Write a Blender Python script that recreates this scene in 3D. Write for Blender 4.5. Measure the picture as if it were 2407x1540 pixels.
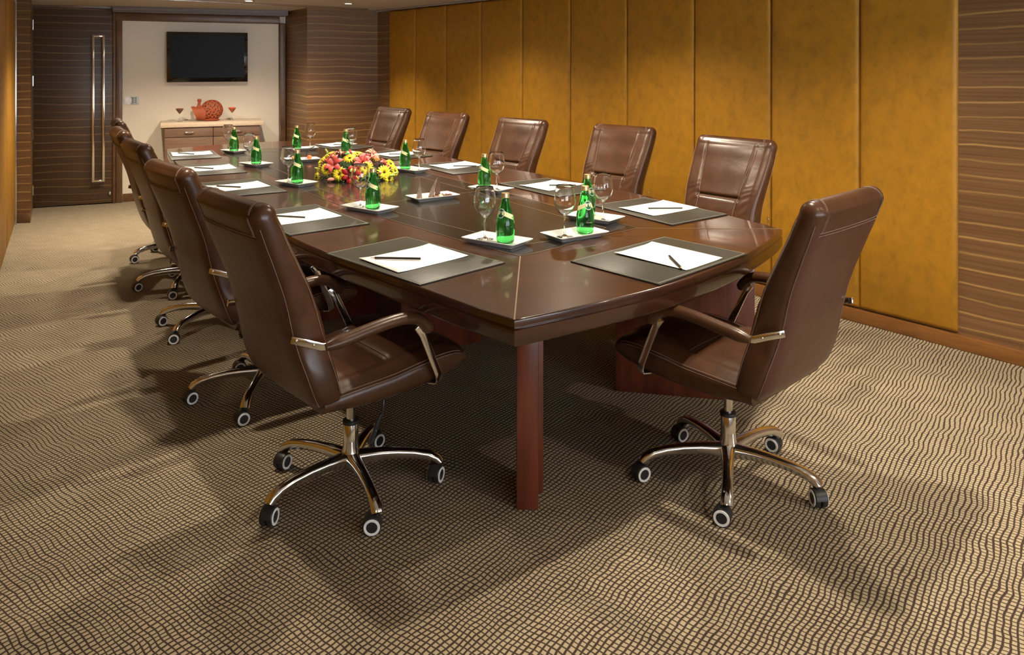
import bpy, math, random
from mathutils import Vector, Matrix
random.seed(7)
for o in list(bpy.data.objects): bpy.data.objects.remove(o)
SC = bpy.context.scene
COL = SC.collection
PI = math.pi
# ------------------------------------------------------------------ camera, world, light, exposure
EYE, FPX, HZ, CXP = 1.47, 1850.0, 150.0, 1203.5
cd = bpy.data.cameras.new('camera'); cam = bpy.data.objects.new('camera', cd); COL.objects.link(cam)
cam.location = (0, 0, EYE); cam.rotation_euler = (PI/2, 0, 0)
cd.sensor_fit = 'HORIZONTAL'; cd.sensor_width = 36.0; cd.lens = 36.0*FPX/2407; cd.shift_y = -(770-HZ)/2407
cd.clip_start = 0.02; cd.clip_end = 100
SC.camera = cam
SC.view_settings.view_transform = 'Standard'; SC.view_settings.look = 'None'
SC.view_settings.gamma = 1.0; SC.view_settings.use_curve_mapping = False
SC.view_settings.exposure = 1.05
wd = bpy.data.worlds.new('daylight'); SC.world = wd; wd.use_nodes = True
bgn = wd.node_tree.nodes['Background']; bgn.inputs[0].default_value = (0.86, 0.93, 1.0, 1); bgn.inputs[1].default_value = 7.5
WARM = (1.0, 0.86, 0.66)
# room axes: d runs down the room, n runs from the left wall to the right wall
DA = Vector((-0.612, 0.791)); NA = Vector((0.791, 0.612))
def rp(a, b, z=0.0):
    p = DA*a + NA*b
    return Vector((p.x, p.y, z))
CEIL = 2.07
TRAY = 2.42
# (a, b, z, power, spot angle)
SPOTS = [(7.18, 3.50, CEIL, 46, 100), (5.3, 3.22, CEIL, 70, 140), (3.6, 3.22, CEIL, 72, 140), (1.9, 3.22, CEIL, 60, 140), (0.2, 3.22, CEIL, 34, 140),
         (0.6, 0.62, CEIL, 20, 90), (3.2, 0.90, CEIL, 40, 88), (5.2, 1.00, CEIL, 42, 88), (7.35, 1.25, CEIL, 42, 95),
         (-0.2, 2.0, TRAY, 40, 125), (1.6, 2.2, TRAY, 66, 125), (3.4, 2.25, TRAY, 88, 125), (5.4, 2.3, TRAY, 92, 125),
         (7.45, 1.7, CEIL, 84, 140), (7.45, 2.6, CEIL, 88, 140)]

def fl(px, py, z=0.0):
    """the point at height z that the photograph shows at this spot"""
    Y = FPX*(EYE-z)/(py-HZ)
    return Vector(((px-CXP)/FPX*Y, Y, z))
def onwall(px, py, P, Q, off=0.0):
    """the point of the vertical plane through P, Q (moved off towards the camera side) seen at this spot"""
    d = (Q-P); d.z = 0; d.normalize(); n = Vector((d.y, -d.x, 0))
    if n.dot(-P) < 0: n = -n
    P2 = P + n*off
    r = Vector(((px-CXP)/FPX, 1, 0))
    t = (P2.x*n.x+P2.y*n.y)/(r.x*n.x+r.y*n.y)
    return Vector((r.x*t, t, EYE-(py-HZ)/FPX*t))

# ------------------------------------------------------------------ materials
def mat(name, col=(.5, .5, .5), rough=.5, metal=0.0, **kw):
    m = bpy.data.materials.new(name); m.use_nodes = True
    b = m.node_tree.nodes['Principled BSDF']
    b.inputs['Base Color'].default_value = (*col, 1); b.inputs['Roughness'].default_value = rough
    b.inputs['Metallic'].default_value = metal
    for k, v in kw.items():
        b.inputs[k.replace('_', ' ')].default_value = v
    return m
class NT:
    def __init__(s, m):
        s.t = m.node_tree; s.b = s.t.nodes['Principled BSDF']
    def n(s, typ, **kw):
        x = s.t.nodes.new(typ)
        for k, v in kw.items():
            if hasattr(x, k): setattr(x, k, v)
            else: x.inputs[k.replace('_', ' ')].default_value = v
        return x
    def l(s, a, b): s.t.links.new(a, b)
    def co(s, scale=(1, 1, 1), rot=(0, 0, 0), loc=(0, 0, 0), kind='Object'):
        tc = s.n('ShaderNodeTexCoord'); mp = s.n('ShaderNodeMapping')
        mp.inputs['Scale'].default_value = scale; mp.inputs['Rotation'].default_value = rot; mp.inputs['Location'].default_value = loc
        s.l(tc.outputs[kind], mp.inputs['Vector']); return mp.outputs[0]
    def noise(s, vec, scale=5, detail=3, rough=.5, dist=0.0):
        x = s.n('ShaderNodeTexNoise'); x.inputs['Scale'].default_value = scale; x.inputs['Detail'].default_value = detail
        x.inputs['Roughness'].default_value = rough; x.inputs['Distortion'].default_value = dist
        s.l(vec, x.inputs['Vector']); return x.outputs['Fac']
    def math(s, op, a, b=None, c=None):
        x = s.n('ShaderNodeMath'); x.operation = op
        for i, v in enumerate((a, b, c)):
            if v is None: continue
            if isinstance(v, (int, float)): x.inputs[i].default_value = v
            else: s.l(v, x.inputs[i])
        return x.outputs[0]
    def ramp(s, fac, stops):
        x = s.n('ShaderNodeValToRGB'); e = x.color_ramp.elements
        while len(e) < len(stops): e.new(.5)
        for i, (p, c) in enumerate(stops):
            e[i].position = p; e[i].color = (*c, 1) if len(c) == 3 else c
        s.l(fac, x.inputs[0]); return x.outputs[0]
    def mix(s, fac, a, b, mode='MIX'):
        x = s.n('ShaderNodeMix'); x.data_type = 'RGBA'; x.blend_type = mode
        for i, v in ((0, fac), (6, a), (7, b)):
            if isinstance(v, (int, float)): x.inputs[i].default_value = v
            elif isinstance(v, tuple): x.inputs[i].default_value = (*v, 1)
            else: s.l(v, x.inputs[i])
        return x.outputs[2]
    def bump(s, h, strength=.2, dist=.01):
        x = s.n('ShaderNodeBump'); x.inputs['Strength'].default_value = strength; x.inputs['Distance'].default_value = dist
        s.l(h, x.inputs['Height']); s.l(x.outputs[0], s.b.inputs['Normal'])
    def col(s, c): s.l(c, s.b.inputs['Base Color'])

def veneer(name, dark, mid, light, rough=.38, streak=13.0):
    m = mat(name, mid, rough); t = NT(m)
    fine = t.noise(t.co((1.0, 1.0, 110)), 1.0, 4, .6)
    broad = t.noise(t.co((.7, .7, 17), loc=(3, 1, 2)), 1.0, 2, .5)
    base = t.ramp(fine, [(.25, dark), (.62, mid), (.85, tuple(min(1, c*1.35) for c in mid))])
    base = t.mix(t.math('MULTIPLY', broad, .55), base, dark)
    sep = t.n('ShaderNodeSeparateXYZ'); tc = t.n('ShaderNodeTexCoord'); t.l(tc.outputs['Object'], sep.inputs[0])
    wob = t.noise(t.co((.75, .75, 1.1)), 1.0, 2, .5)
    wob2 = t.noise(t.co((5, 5, 7), loc=(5, 5, 5)), 1.0, 2, .5)
    v = t.math('ADD', t.math('MULTIPLY', sep.outputs[2], streak), t.math('MULTIPLY', wob, 1.5))
    v = t.math('ADD', v, t.math('MULTIPLY', wob2, .22))
    f = t.math('FRACT', v)
    tri = t.math('ABSOLUTE', t.math('SUBTRACT', f, .5))
    line = t.math('GREATER_THAN', tri, 10.0)
    line = t.ramp(tri, [(0.0, (.9, .9, .9)), (.03, (.6, .6, .6)), (.09, (0, 0, 0))])
    strength = t.noise(t.co((.5, .5, 6), loc=(9, 0, 0)), 1.0, 2, .5)
    s2 = t.math('MULTIPLY', line, t.ramp(strength, [(.35, (.25, .25, .25)), (.65, (1, 1, 1))]))
    t.col(t.mix(s2, base, light))
    t.bump(fine, .05, .002)
    return m
M = {}
M['veneer'] = veneer('striped wood veneer', (.105, .050, .020), (.215, .112, .047), (.50, .30, .10))
M['door_veneer'] = veneer('dark door veneer', (.046, .024, .013), (.100, .055, .027), (.30, .175, .068), .40, 13.0)
def plain_wood(name, dark, mid, rough=.35, sc=(3, 3, 3), rot=(0, 0, 0), coat=0.0, kind='Object', fine=14):
    m = mat(name, mid, rough); t = NT(m)
    g = t.noise(t.co(sc, rot, kind=kind), 1.0, 5, .62, .6)
    h = t.noise(t.co(tuple(s*fine/3 for s in sc), rot, kind=kind), 1.0, 3, .6)
    c = t.ramp(g, [(.3, dark), (.7, mid)])
    t.col(t.mix(t.math('MULTIPLY', h, .45), c, dark)); t.bump(h, .04, .002)
    if coat:
        t.b.inputs['Coat Weight'].default_value = coat; t.b.inputs['Coat Roughness'].default_value = .05
    return m
ROTT = (0, 0, math.radians(-35))
M['table'] = plain_wood('polished mahogany', (.022, .0060, .0012), (.078, .022, .0040), .28, (1.6, 14, 14), ROTT, .55)
M['table_cross'] = M['table']
M['table_side'] = plain_wood('mahogany edge', (.025, .008, .004), (.060, .019, .008), .22, (3, 3, 22), (0, 0, 0), .6)
M['pedestal'] = plain_wood('red mahogany panel', (.060, .012, .006), (.190, .040, .018), .32, (22, 22, 2.0), (0, 0, 0), .5)
M['inlay'] = plain_wood('dark stained inlay', (.007, .0042, .0025), (.016, .010, .006), .25, (2, 16, 16), ROTT, .35)
M['line'] = mat('pale inlay line', (.20, .13, .07), .4)
M['frame'] = plain_wood('brown frame wood', (.085, .040, .017), (.185, .092, .040), .36, (5, 5, 5))
M['skirting'] = plain_wood('amber skirting wood', (.15, .058, .014), (.25, .105, .028), .32, (4, 4, 20))
M['cabinet'] = plain_wood('sideboard walnut', (.13, .07, .045), (.24, .145, .095), .38, (3, 3, 30))
M['cabinet_side'] = plain_wood('sideboard end panel', (.07, .055, .045), (.11, .09, .075), .4, (3, 3, 30))
M['stone'] = plain_wood('beige stone top', (.55, .42, .30), (.66, .53, .40), .3, (30, 30, 30))
M['plaster'] = mat('cream wall paint', (.78, .70, .58), .75)
M['ceiling'] = mat('ceiling paint', (.46, .41, .36), .7)
M['tray'] = mat('tray ceiling paint', (.70, .64, .55), .7)
M['chrome'] = mat('chrome', (.80, .80, .80), .12, 1.0)
M['alu'] = mat('brushed aluminium', (.62, .63, .65), .24, 1.0)
M['brass'] = mat('gold cap', (.83, .66, .34), .3, .85)
M['blackplastic'] = mat('black plastic', (.018, .018, .020), .42)
M['whiteplastic'] = mat('white plastic', (.82, .82, .82), .4)
M['tvglass'] = mat('tv screen glass', (.006, .006, .008), .35, Specular_IOR_Level=.08)
M['gloss_black'] = mat('gloss black bezel', (.008, .008, .009), .04, Coat_Weight=1.0)
M['porcelain'] = mat('white porcelain', (.82, .83, .84), .12, Coat_Weight=.6)
M['glass'] = mat('clear glass', (1, 1, 1), .0, Transmission_Weight=1.0, IOR=1.45)
M['greenglass'] = mat('green bottle glass', (.10, .78, .16), .02, Transmission_Weight=1.0, IOR=1.36)
M['paper'] = mat('white paper', (.86, .87, .84), .6)
M['pencil'] = mat('black pencil lacquer', (.012, .010, .009), .5)
M['pencilwood'] = mat('pencil wood', (.62, .42, .25), .6)
M['graphite'] = mat('graphite tip', (.03, .03, .03), .5)
M['label_green'] = mat('dark green emblem', (.01, .12, .06), .4)
M['label_white'] = mat('silver white label', (.75, .78, .74), .4)
M['label_yellow'] = mat('pale yellow label', (.80, .76, .42), .45)
M['thread'] = mat('pale stitching thread', (.21, .135, .10), .7)
M['padthread'] = mat('grey stitching thread', (.27, .26, .21), .7)
M['terracotta'] = mat('terracotta', (.34, .068, .022), .7)
M['chocolate'] = mat('milk chocolate', (.12, .045, .02), .35)
M['darkchoc'] = mat('dark chocolate', (.035, .015, .01), .3)
M['creamchoc'] = mat('cream sweets', (.72, .62, .42), .5)
M['orange'] = mat('orange sweets', (.72, .16, .05), .4)
M['brownfill'] = mat('brown granules', (.24, .075, .035), .8)
M['orangefill'] = mat('orange granules', (.75, .11, .02), .8)
M['petal_y'] = mat('yellow petal', (.84, .70, .03), .55)
M['petal_p'] = mat('coral pink petal', (.74, .10, .09), .5)
M['petal_p2'] = mat('pale pink petal', (.80, .32, .24), .5)
M['petal_r'] = mat('red petal', (.52, .025, .03), .5)
M['core'] = mat('dark flower centre', (.05, .02, .012), .8)
M['leaf'] = mat('dark green leaf', (.022, .075, .018), .5)
M['budgreen'] = mat('yellow green bud', (.42, .52, .10), .5)
M['grey_switch'] = mat('grey switch plate', (.52, .56, .56), .4)
M['dark_text'] = mat('dark print', (.05, .05, .06), .6)
M['lamp'] = mat('lit lamp lens', (1, 1, 1), .5, Emission_Color=(1, .9, .72, 1), Emission_Strength=22.0)
M['cove'] = mat('lit cove strip', (1, 1, 1), .5, Emission_Color=(1, .78, .48, 1), Emission_Strength=2.2)

def leather(name, col, dark, rough=.34, mottle=.5, scale=11):
    m = mat(name, col, rough); t = NT(m)
    v = t.co((1, 1, 1))
    mo = t.noise(v, scale, 3, .55, .2 if mottle > .4 else 1.2)
    t.col(t.ramp(mo, [(.30, dark), (.68 if mottle > .4 else .46, col)]))
    wr = t.noise(v, 190, 2, .5); big = t.noise(v, 13, 3, .5, 1.5)
    h = t.math('ADD', t.math('MULTIPLY', wr, .25), big)
    t.bump(h, .12, .006)
    rr = t.math('ADD', t.math('MULTIPLY', mo, .06), rough-.03); t.l(rr, t.b.inputs['Roughness']); t.b.inputs['Specular IOR Level'].default_value = .38
    return m
M['leather'] = leather('brown leather', (.074, .030, .013), (.048, .019, .009), .31)
M['leather_back'] = leather('mottled brown leatherette', (.072, .027, .016), (.042, .014, .009), .36, .3, 60)
M['pad'] = leather('olive black desk leather', (.034, .032, .024), (.026, .024, .018), .42, .5, 120)

def carpet():
    m = mat('woven net carpet', (.4, .3, .2), .95); t = NT(m)
    t.b.inputs['Specular IOR Level'].default_value = .1
    tc = t.n('ShaderNodeTexCoord'); mp = t.n('ShaderNodeMapping')
    mp.inputs['Rotation'].default_value = (0, 0, -math.atan2(-0.612, 0.791)); t.l(tc.outputs['Object'], mp.inputs['Vector'])
    sep = t.n('ShaderNodeSeparateXYZ'); t.l(mp.outputs[0], sep.inputs[0])
    def nz(scale, loc, amp, det=1.0):
        mm = t.n('ShaderNodeMapping'); mm.inputs['Location'].default_value = loc; t.l(mp.outputs[0], mm.inputs['Vector'])
        return t.math('MULTIPLY', t.math('SUBTRACT', t.noise(mm.outputs[0], scale, det, .5), .5), amp)
    u = t.math('ADD', t.math('ADD', sep.outputs[0], nz(5.5, (0, 0, 0), .034)), nz(17, (4, 0, 0), .012))
    v = t.math('ADD', t.math('ADD', sep.outputs[1], nz(5.0, (7, 3, 0), .038)), nz(17, (1, 8, 0), .012))
    def line(c, period, w, loc):
        f = t.math('FRACT', t.math('DIVIDE', c, period))
        d = t.math('ABSOLUTE', t.math('SUBTRACT', f, .5))
        wn = t.math('ADD', nz(9, loc, .10), w)
        e = t.math('SUBTRACT', wn, d)
        return t.math('SMOOTH_MAX', t.math('MINIMUM', t.math('MULTIPLY', t.math('ADD', e, .05), 10.0), 1.0), 0.0, .05)
    a = line(u, .0165, .17, (2, 2, 0)); b = line(v, .0165, .125, (5, 9, 0))
    g = t.math('MAXIMUM', a, b)
    sh = t.noise(mp.outputs[0], 700, 2, .6)
    beige = t.mix(sh, (.36, .30, .20), (.54, .455, .315))
    broad = t.noise(mp.outputs[0], 1.4, 2, .5)
    beige = t.mix(t.math('MULTIPLY', broad, .3), beige, (.32, .25, .16))
    t.col(t.mix(g, beige, (.060, .040, .032)))
    t.bump(t.math('ADD', t.math('MULTIPLY', g, -.8), t.math('MULTIPLY', sh, .4)), .35, .003)
    return m
M['carpet'] = carpet()

def ochre():
    m = mat('ochre wall fabric', (.4, .2, .03), .5); t = NT(m)
    v = t.co((1, 1, 1))
    big = t.noise(t.co((5, 5, 2.6)), 1.0, 3, .55, .7)
    mid = t.noise(t.co((15, 15, 12), loc=(2, 4, 1)), 1.0, 5, .66, .3)
    fib = t.noise(t.co((60, 60, 340)), 1.0, 2, .5); fib2 = t.noise(t.co((300, 300, 40)), 1.0, 2, .5)
    c = t.ramp(mid, [(.28, (.270, .130, .013)), (.50, (.410, .190, .013)), (.72, (.500, .222, .013))])
    c = t.mix(t.math('MULTIPLY', big, .5), c, (.300, .150, .014))
    c = t.mix(t.math('MULTIPLY', fib, .35), c, (.230, .108, .010))
    t.col(c)
    t.bump(t.math('ADD', fib, fib2), .10, .002)
    t.b.inputs['Specular IOR Level'].default_value = .3
    return m
M['ochre'] = ochre()

# ------------------------------------------------------------------ mesh builder
class MB:
    def __init__(s): s.v = []; s.f = []; s.m = []; s.mi = 0
    def add(s, vs, fs):
        o = len(s.v); s.v += [tuple(v) for v in vs]; s.f += [tuple(i+o for i in f) for f in fs]; s.m += [s.mi]*len(fs)
        return s
    def box(s, c, size, R=None):
        x, y, z = (q/2 for q in size); vs = [Vector((i*x, j*y, k*z)) for i in (-1, 1) for j in (-1, 1) for k in (-1, 1)]
        if R is not None: vs = [R @ v for v in vs]
        c = Vector(c); vs = [v+c for v in vs]
        return s.add(vs, [(0, 1, 3, 2), (4, 6, 7, 5), (0, 4, 5, 1), (2, 3, 7, 6), (0, 2, 6, 4), (1, 5, 7, 3)])
    def prism(s, poly, z0, z1):
        n = len(poly); vs = [(p[0], p[1], z0) for p in poly]+[(p[0], p[1], z1) for p in poly]
        area = sum(poly[i][0]*poly[(i+1) % n][1]-poly[(i+1) % n][0]*poly[i][1] for i in range(n))
        fs = [tuple(range(n))[::-1], tuple(range(n, 2*n))]+[(i, (i+1) % n, (i+1) % n+n, i+n) for i in range(n)]
        if area < 0: fs = [f[::-1] for f in fs]
        return s.add(vs, fs)
    def loft(s, rings, cap=True, close=True):
        n = len(rings[0]); vs = [p for r in rings for p in r]; fs = []
        for i in range(len(rings)-1):
            for j in range(n if close else n-1):
                k = (j+1) % n; fs.append((i*n+j, i*n+k, (i+1)*n+k, (i+1)*n+j))
        if cap:
            fs.append(tuple(range(n))[::-1]); fs.append(tuple(range((len(rings)-1)*n, len(rings)*n)))
        return s.add(vs, fs)
    def lathe(s, prof, seg=24, c=(0, 0, 0), R=None, cap=False):
        rings = []
        for r, z in prof:
            ring = [Vector((r*math.cos(2*PI*k/seg), r*math.sin(2*PI*k/seg), z)) for k in range(seg)]
            if R is not None: ring = [R @ p for p in ring]
            rings.append([p+Vector(c) for p in ring])
        return s.loft(rings, cap)
    def tube(s, pts, r, seg=8, ry=None, up=Vector((0, 0, 1)), cap=True):
        pts = [Vector(p) for p in pts]; rings = []
        for i, p in enumerate(pts):
            d = (pts[min(i+1, len(pts)-1)]-pts[max(i-1, 0)]).normalized()
            x = d.cross(up)
            if x.length < 1e-4: x = d.cross(Vector((0, 1, 0)))
            x.normalize(); y = x.cross(d).normalized()
            rr = r[i] if isinstance(r, (list, tuple)) else r
            rb = (ry[i] if isinstance(ry, (list, tuple)) else ry) if ry is not None else rr
            rings.append([p+x*(rr*math.cos(2*PI*k/seg))+y*(rb*math.sin(2*PI*k/seg)) for k in range(seg)])
        return s.loft(rings, cap)
    def ribbon(s, pts, w, h, up=Vector((0, 0, 1))):
        """rectangular bar along pts: w across, h along up"""
        pts = [Vector(p) for p in pts]; rings = []
        for i, p in enumerate(pts):
            d = (pts[min(i+1, len(pts)-1)]-pts[max(i-1, 0)]).normalized()
            x = d.cross(up).normalized(); y = x.cross(d).normalized()
            rings.append([p+x*w/2+y*h/2, p-x*w/2+y*h/2, p-x*w/2-y*h/2, p+x*w/2-y*h/2])
        return s.loft(rings)
    def ball(s, c, r, seg=12, rings=8, R=None):
        pr = [(max(1e-5, math.sin(PI*i/rings)), -math.cos(PI*i/rings)) for i in range(rings+1)]
        r = Vector(r) if isinstance(r, (tuple, list, Vector)) else Vector((r, r, r)); rg = []
        for q, z in pr:
            ring = [Vector((q*math.cos(2*PI*k/seg)*r.x, q*math.sin(2*PI*k/seg)*r.y, z*r.z)) for k in range(seg)]
            if R is not None: ring = [R @ p for p in ring]
            rg.append([p+Vector(c) for p in ring])
        return s.loft(rg, True)
    def build(s, name, mats, parent=None, smooth=True, bevel=0.0, loc=None, rotz=None, ang=35, bseg=2):
        me = bpy.data.meshes.new(name); me.from_pydata(s.v, [], s.f); me.update()
        mats = mats if isinstance(mats, (list, tuple)) else [mats]
        for m in mats: me.materials.append(M[m] if isinstance(m, str) else m)
        for p, i in zip(me.polygons, s.m): p.material_index = i
        import bmesh
        bm = bmesh.new(); bm.from_mesh(me)
        bmesh.ops.recalc_face_normals(bm, faces=bm.faces)
        if bevel:
            bmesh.ops.remove_doubles(bm, verts=bm.verts, dist=1e-5)
            ed = [e for e in bm.edges if len(e.link_faces) == 2 and e.calc_face_angle(0) > math.radians(ang)]
            bmesh.ops.bevel(bm, geom=ed, offset=bevel, segments=bseg, profile=.5, affect='EDGES', clamp_overlap=True)
        bm.to_mesh(me); bm.free()
        if smooth:
            for p in me.polygons: p.use_smooth = True
            try: me.set_sharp_from_angle(angle=math.radians(ang))
            except Exception: pass
        o = bpy.data.objects.new(name, me); COL.objects.link(o)
        if parent is not None: o.parent = parent
        if loc is not None: o.location = loc
        if rotz is not None: o.rotation_euler = (0, 0, rotz)
        return o
def thing(name, label, cat, loc=(0, 0, 0), rotz=0.0, group=None):
    o = bpy.data.objects.new(name, None); COL.objects.link(o); o.empty_display_size = .1
    o.location = loc; o.rotation_euler = (0, 0, rotz); tag(o, label, cat, group); return o
def tag(o, label, cat, group=None):
    o['label'] = label; o['category'] = cat
    if group: o['group'] = group
    return o
def struct(o): o['kind'] = 'structure'; return o
def dup(root, loc=None, rotz=None, label=None):
    r = root.copy(); COL.objects.link(r)
    if loc is not None: r.location = loc
    if rotz is not None: r.rotation_euler = (0, 0, rotz)
    if label: r['label'] = label
    kids = []
    for ch in list(root.children):
        c = ch.copy(); COL.objects.link(c); c.parent = r; kids.append(c)
        for g in list(ch.children):
            d = g.copy(); COL.objects.link(d); d.parent = c
    return r
def crom(pts, k=6):
    P = [Vector(p) for p in pts]; out = []
    for i in range(len(P)-1):
        a, b, c, d = P[max(i-1, 0)], P[i], P[i+1], P[min(i+2, len(P)-1)]
        for j in range(k):
            t = j/k
            out.append(.5*((2*b)+(c-a)*t+(2*a-5*b+4*c-d)*t*t+(3*b-a-3*c+d)*t**3))
    out.append(P[-1]); return out

# ------------------------------------------------------------------ room shell
FW0, FW1 = fl(85, 487), fl(268, 475.5)            # foot of the far wall: door part
dF = (FW1-FW0).normalized()
TVR = onwall(671, 200, FW0, FW0+dF)               # right end of the recessed far wall
FLW = FW0 + dF*(-.25)
# the far wall as seen bends a little: use the floor line measured at both ends
FR = Vector(((671-CXP)/FPX, 1, 0)); FRY = FPX*(CEIL-EYE)/(HZ-27.5); FR = Vector((FR.x*FRY, FRY, 0))
dF = (FR-FW0).normalized(); FA = FW0-dF*.30
nF = Vector((dF.y, -dF.x, 0));
if nF.dot(-FW0) < 0: nF = -nF
R1, R2 = fl(1745, 683), fl(2407, 858.5)           # foot of the right wall
dR = (R1-R2).normalized(); nR = Vector((dR.y, -dR.x, 0))
if nR.dot(-R1) < 0: nR = -nR
def floor_on_right(px): return onwall(px, 500, R1, R2).xy.to_3d()
PY0 = FPX*(CEIL-EYE)/(HZ-18.5); PIL0 = Vector(((722-CXP)/FPX*PY0, PY0, 0))       # pier front, left edge
PIL1 = floor_on_right(888)
L1, L0 = fl(28, 527), fl(0, 613.5)                # foot of the left wall
dL = (L1-L0).normalized(); nL = Vector((-dL.y, dL.x, 0))
if nL.dot(-L1) < 0: nL = -nL
LB = L1 - dL*10.4                                 # left wall runs back past the camera
RBK = R1 - dR*0 - dR*6.0                          # right wall runs back past the camera
def slab(name, P, Q, z0, z1, th, m, side, parent=None, bevel=0.0, smooth=False):
    """wall piece from P to Q whose face lies on the line and whose body goes th to the outside (away from side normal)"""
    P = Vector((P.x, P.y, 0)); Q = Vector((Q.x, Q.y, 0)); o = side*(-th)
    mb = MB(); mb.prism([P, Q, Q+o, P+o], z0, z1)
    return mb.build(name, m, parent, smooth=smooth, bevel=bevel)
# floor
mb = MB(); mb.add([(-9, -4, 0), (8, -4, 0), (8, 11, 0), (-9, 11, 0), (-9, -4, -.1), (8, -4, -.1), (8, 11, -.1), (-9, 11, -.1)],
                  [(0, 1, 2, 3), (7, 6, 5, 4), (0, 4, 5, 1), (1, 5, 6, 2), (2, 6, 7, 3), (3, 7, 4, 0)])
struct(mb.build('floor', 'carpet', smooth=False))
# right wall: backing, veneer, padded panels
wr = struct(slab('wall_right', PIL1-dR*-.3, RBK, 0, CEIL+.5, .12, 'veneer', nR))
seams = [919, 981, 1053, 1135, 1232, 1345, 1478, 1636, 1816, 2024, 2254]
for i in range(10):
    A, B = floor_on_right(seams[i]), floor_on_right(seams[i+1])
    d = (B-A).normalized(); g = .003
    A2, B2 = A+d*g, B-d*g
    L = (B2-A2).length; z0, z1 = .082, CEIL-.02; th = .028; r = .024
    rings = []
    mbp = MB()
    # pillow section across the width, swept over the height with rounded top and bottom
    prof = [(0, 0), (0, th*.45), (r*.35, th*.85), (r, th)]+[(L*k/6, th*1.04) for k in range(1, 6)]+[(L-r, th), (L-r*.35, th*.85), (L, th*.45), (L, 0)]
    for z, k in ((z0, .3), (z0+.006, .7), (z0+.022, 1), (z0+.5, 1), (z0+1.0, 1), (z1-.5, 1), (z1-.022, 1), (z1-.006, .7), (z1, .3)):
        rings.append([A2+d*x+nR*(y*k)+Vector((0, 0, z)) for x, y in prof])
    mbp.loft(rings)
    mbp.build('padded_panel', 'ochre', wr, ang=50)
# skirting on the right wall
bb = MB(); A = PIL1+dR*.0; B = RBK
o1 = nR*.034
bb.prism([A, B, B+o1, A+o1], 0, .074)
struct(bb.build('baseboard_right', 'skirting', smooth=True, bevel=.005))
# far recessed wall
wf = struct(slab('wall_far', FA, FR+dF*.4, 0, CEIL+.4, .12, 'plaster', nF))
# pier between recess and right wall
pf = MB(); X = PIL1+(PIL1-PIL0).normalized()*.25
pf.prism([FR, PIL0, X, X+Vector((-.15, .8, 0)), FR+Vector((.05, .5, 0))], 0, CEIL+.4)
struct(pf.build('wall_pier', 'veneer', smooth=False))
# left nib and jamb beside the door
N0, N1 = fl(28, 524.8), fl(72, 523)
JM = Vector((FW0.x, FW0.y, 0))-dF*.03
nb = MB(); nb.prism([N0, N1, JM, JM+Vector((-.4, .4, 0)), N0+Vector((-.5, .4, 0))], 0, CEIL+.4)
struct(nb.build('wall_nib', 'veneer', smooth=False))
nbb = MB(); dn = (N1-N0).normalized(); nn = Vector((dn.y, -dn.x, 0))
nbb.prism([N0+nn*.0, N1, N1+nn*.02, N0+nn*.02], 0, .085)
struct(nbb.build('baseboard_nib', 'frame', bevel=.004))
# left wall of padded ochre panels
wl = struct(slab('wall_left', L1+dL*.4, LB, 0, CEIL+.4, .12, 'frame', nL))
cur = L1-dL*.045
for k in range(8):
    e = cur-dL*1.28; mbp = MB(); L = 1.274; th = .03
    prof = [(0, 0), (0, th*.5), (.012, th)]+[(L*q/4, th*1.05) for q in (1, 2, 3)]+[(L-.012, th), (L, th*.5), (L, 0)]
    mbp.loft([[cur-dL*x+nL*(y*s)+Vector((0, 0, z)) for x, y in prof] for z, s in ((.02, .4), (.04, 1), (1, 1), (CEIL-.04, 1), (CEIL-.01, .4))])
    mbp.build('padded_panel', 'ochre', wl, ang=50); cur = e
sm = MB(); P = L1+nL*.0; sm.prism([P-dL*.04, P, P+nL*.028, P-dL*.04+nL*.04], 0, CEIL)
struct(sm.build('trim_1', 'alu', bevel=.004))
# back wall (behind the camera) with big windows giving daylight
BL, BR = LB, RBK
db = (BR-BL).normalized(); W = (BR-BL).length; nB = Vector((-db.y, db.x, 0))
if nB.dot(-BL) < 0: nB = -nB
wb = MB()
wb.prism([BL, BR, BR-nB*.15, BL-nB*.15], 0, .55); wb.prism([BL, BR, BR-nB*.15, BL-nB*.15], 2.0, CEIL+.5)
nwin = 4
for i in range(nwin+1):
    c = BL+db*(W*i/nwin); wb.prism([c-db*.12, c+db*.12, c+db*.12-nB*.15, c-db*.12-nB*.15], .55, 2.0)
struct(wb.build('wall_back', 'plaster', smooth=False))
for i in range(nwin):
    a = BL+db*(W*i/nwin+.12); b = BL+db*(W*(i+1)/nwin-.12); wn = MB(); o = nB*-.10
    for p, q in ((a, a+db*.05), (b-db*.05, b), ((a+b)/2-db*.025, (a+b)/2+db*.025)):
        wn.prism([p+o, q+o, q+o+nB*.05, p+o+nB*.05], .55, 2.0)
    for z in (.55, 1.95): wn.prism([a+o, b+o, b+o+nB*.05, a+o+nB*.05], z, z+.05)
    struct(wn.build('window_%d' % (i+1), 'frame', smooth=False))
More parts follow.
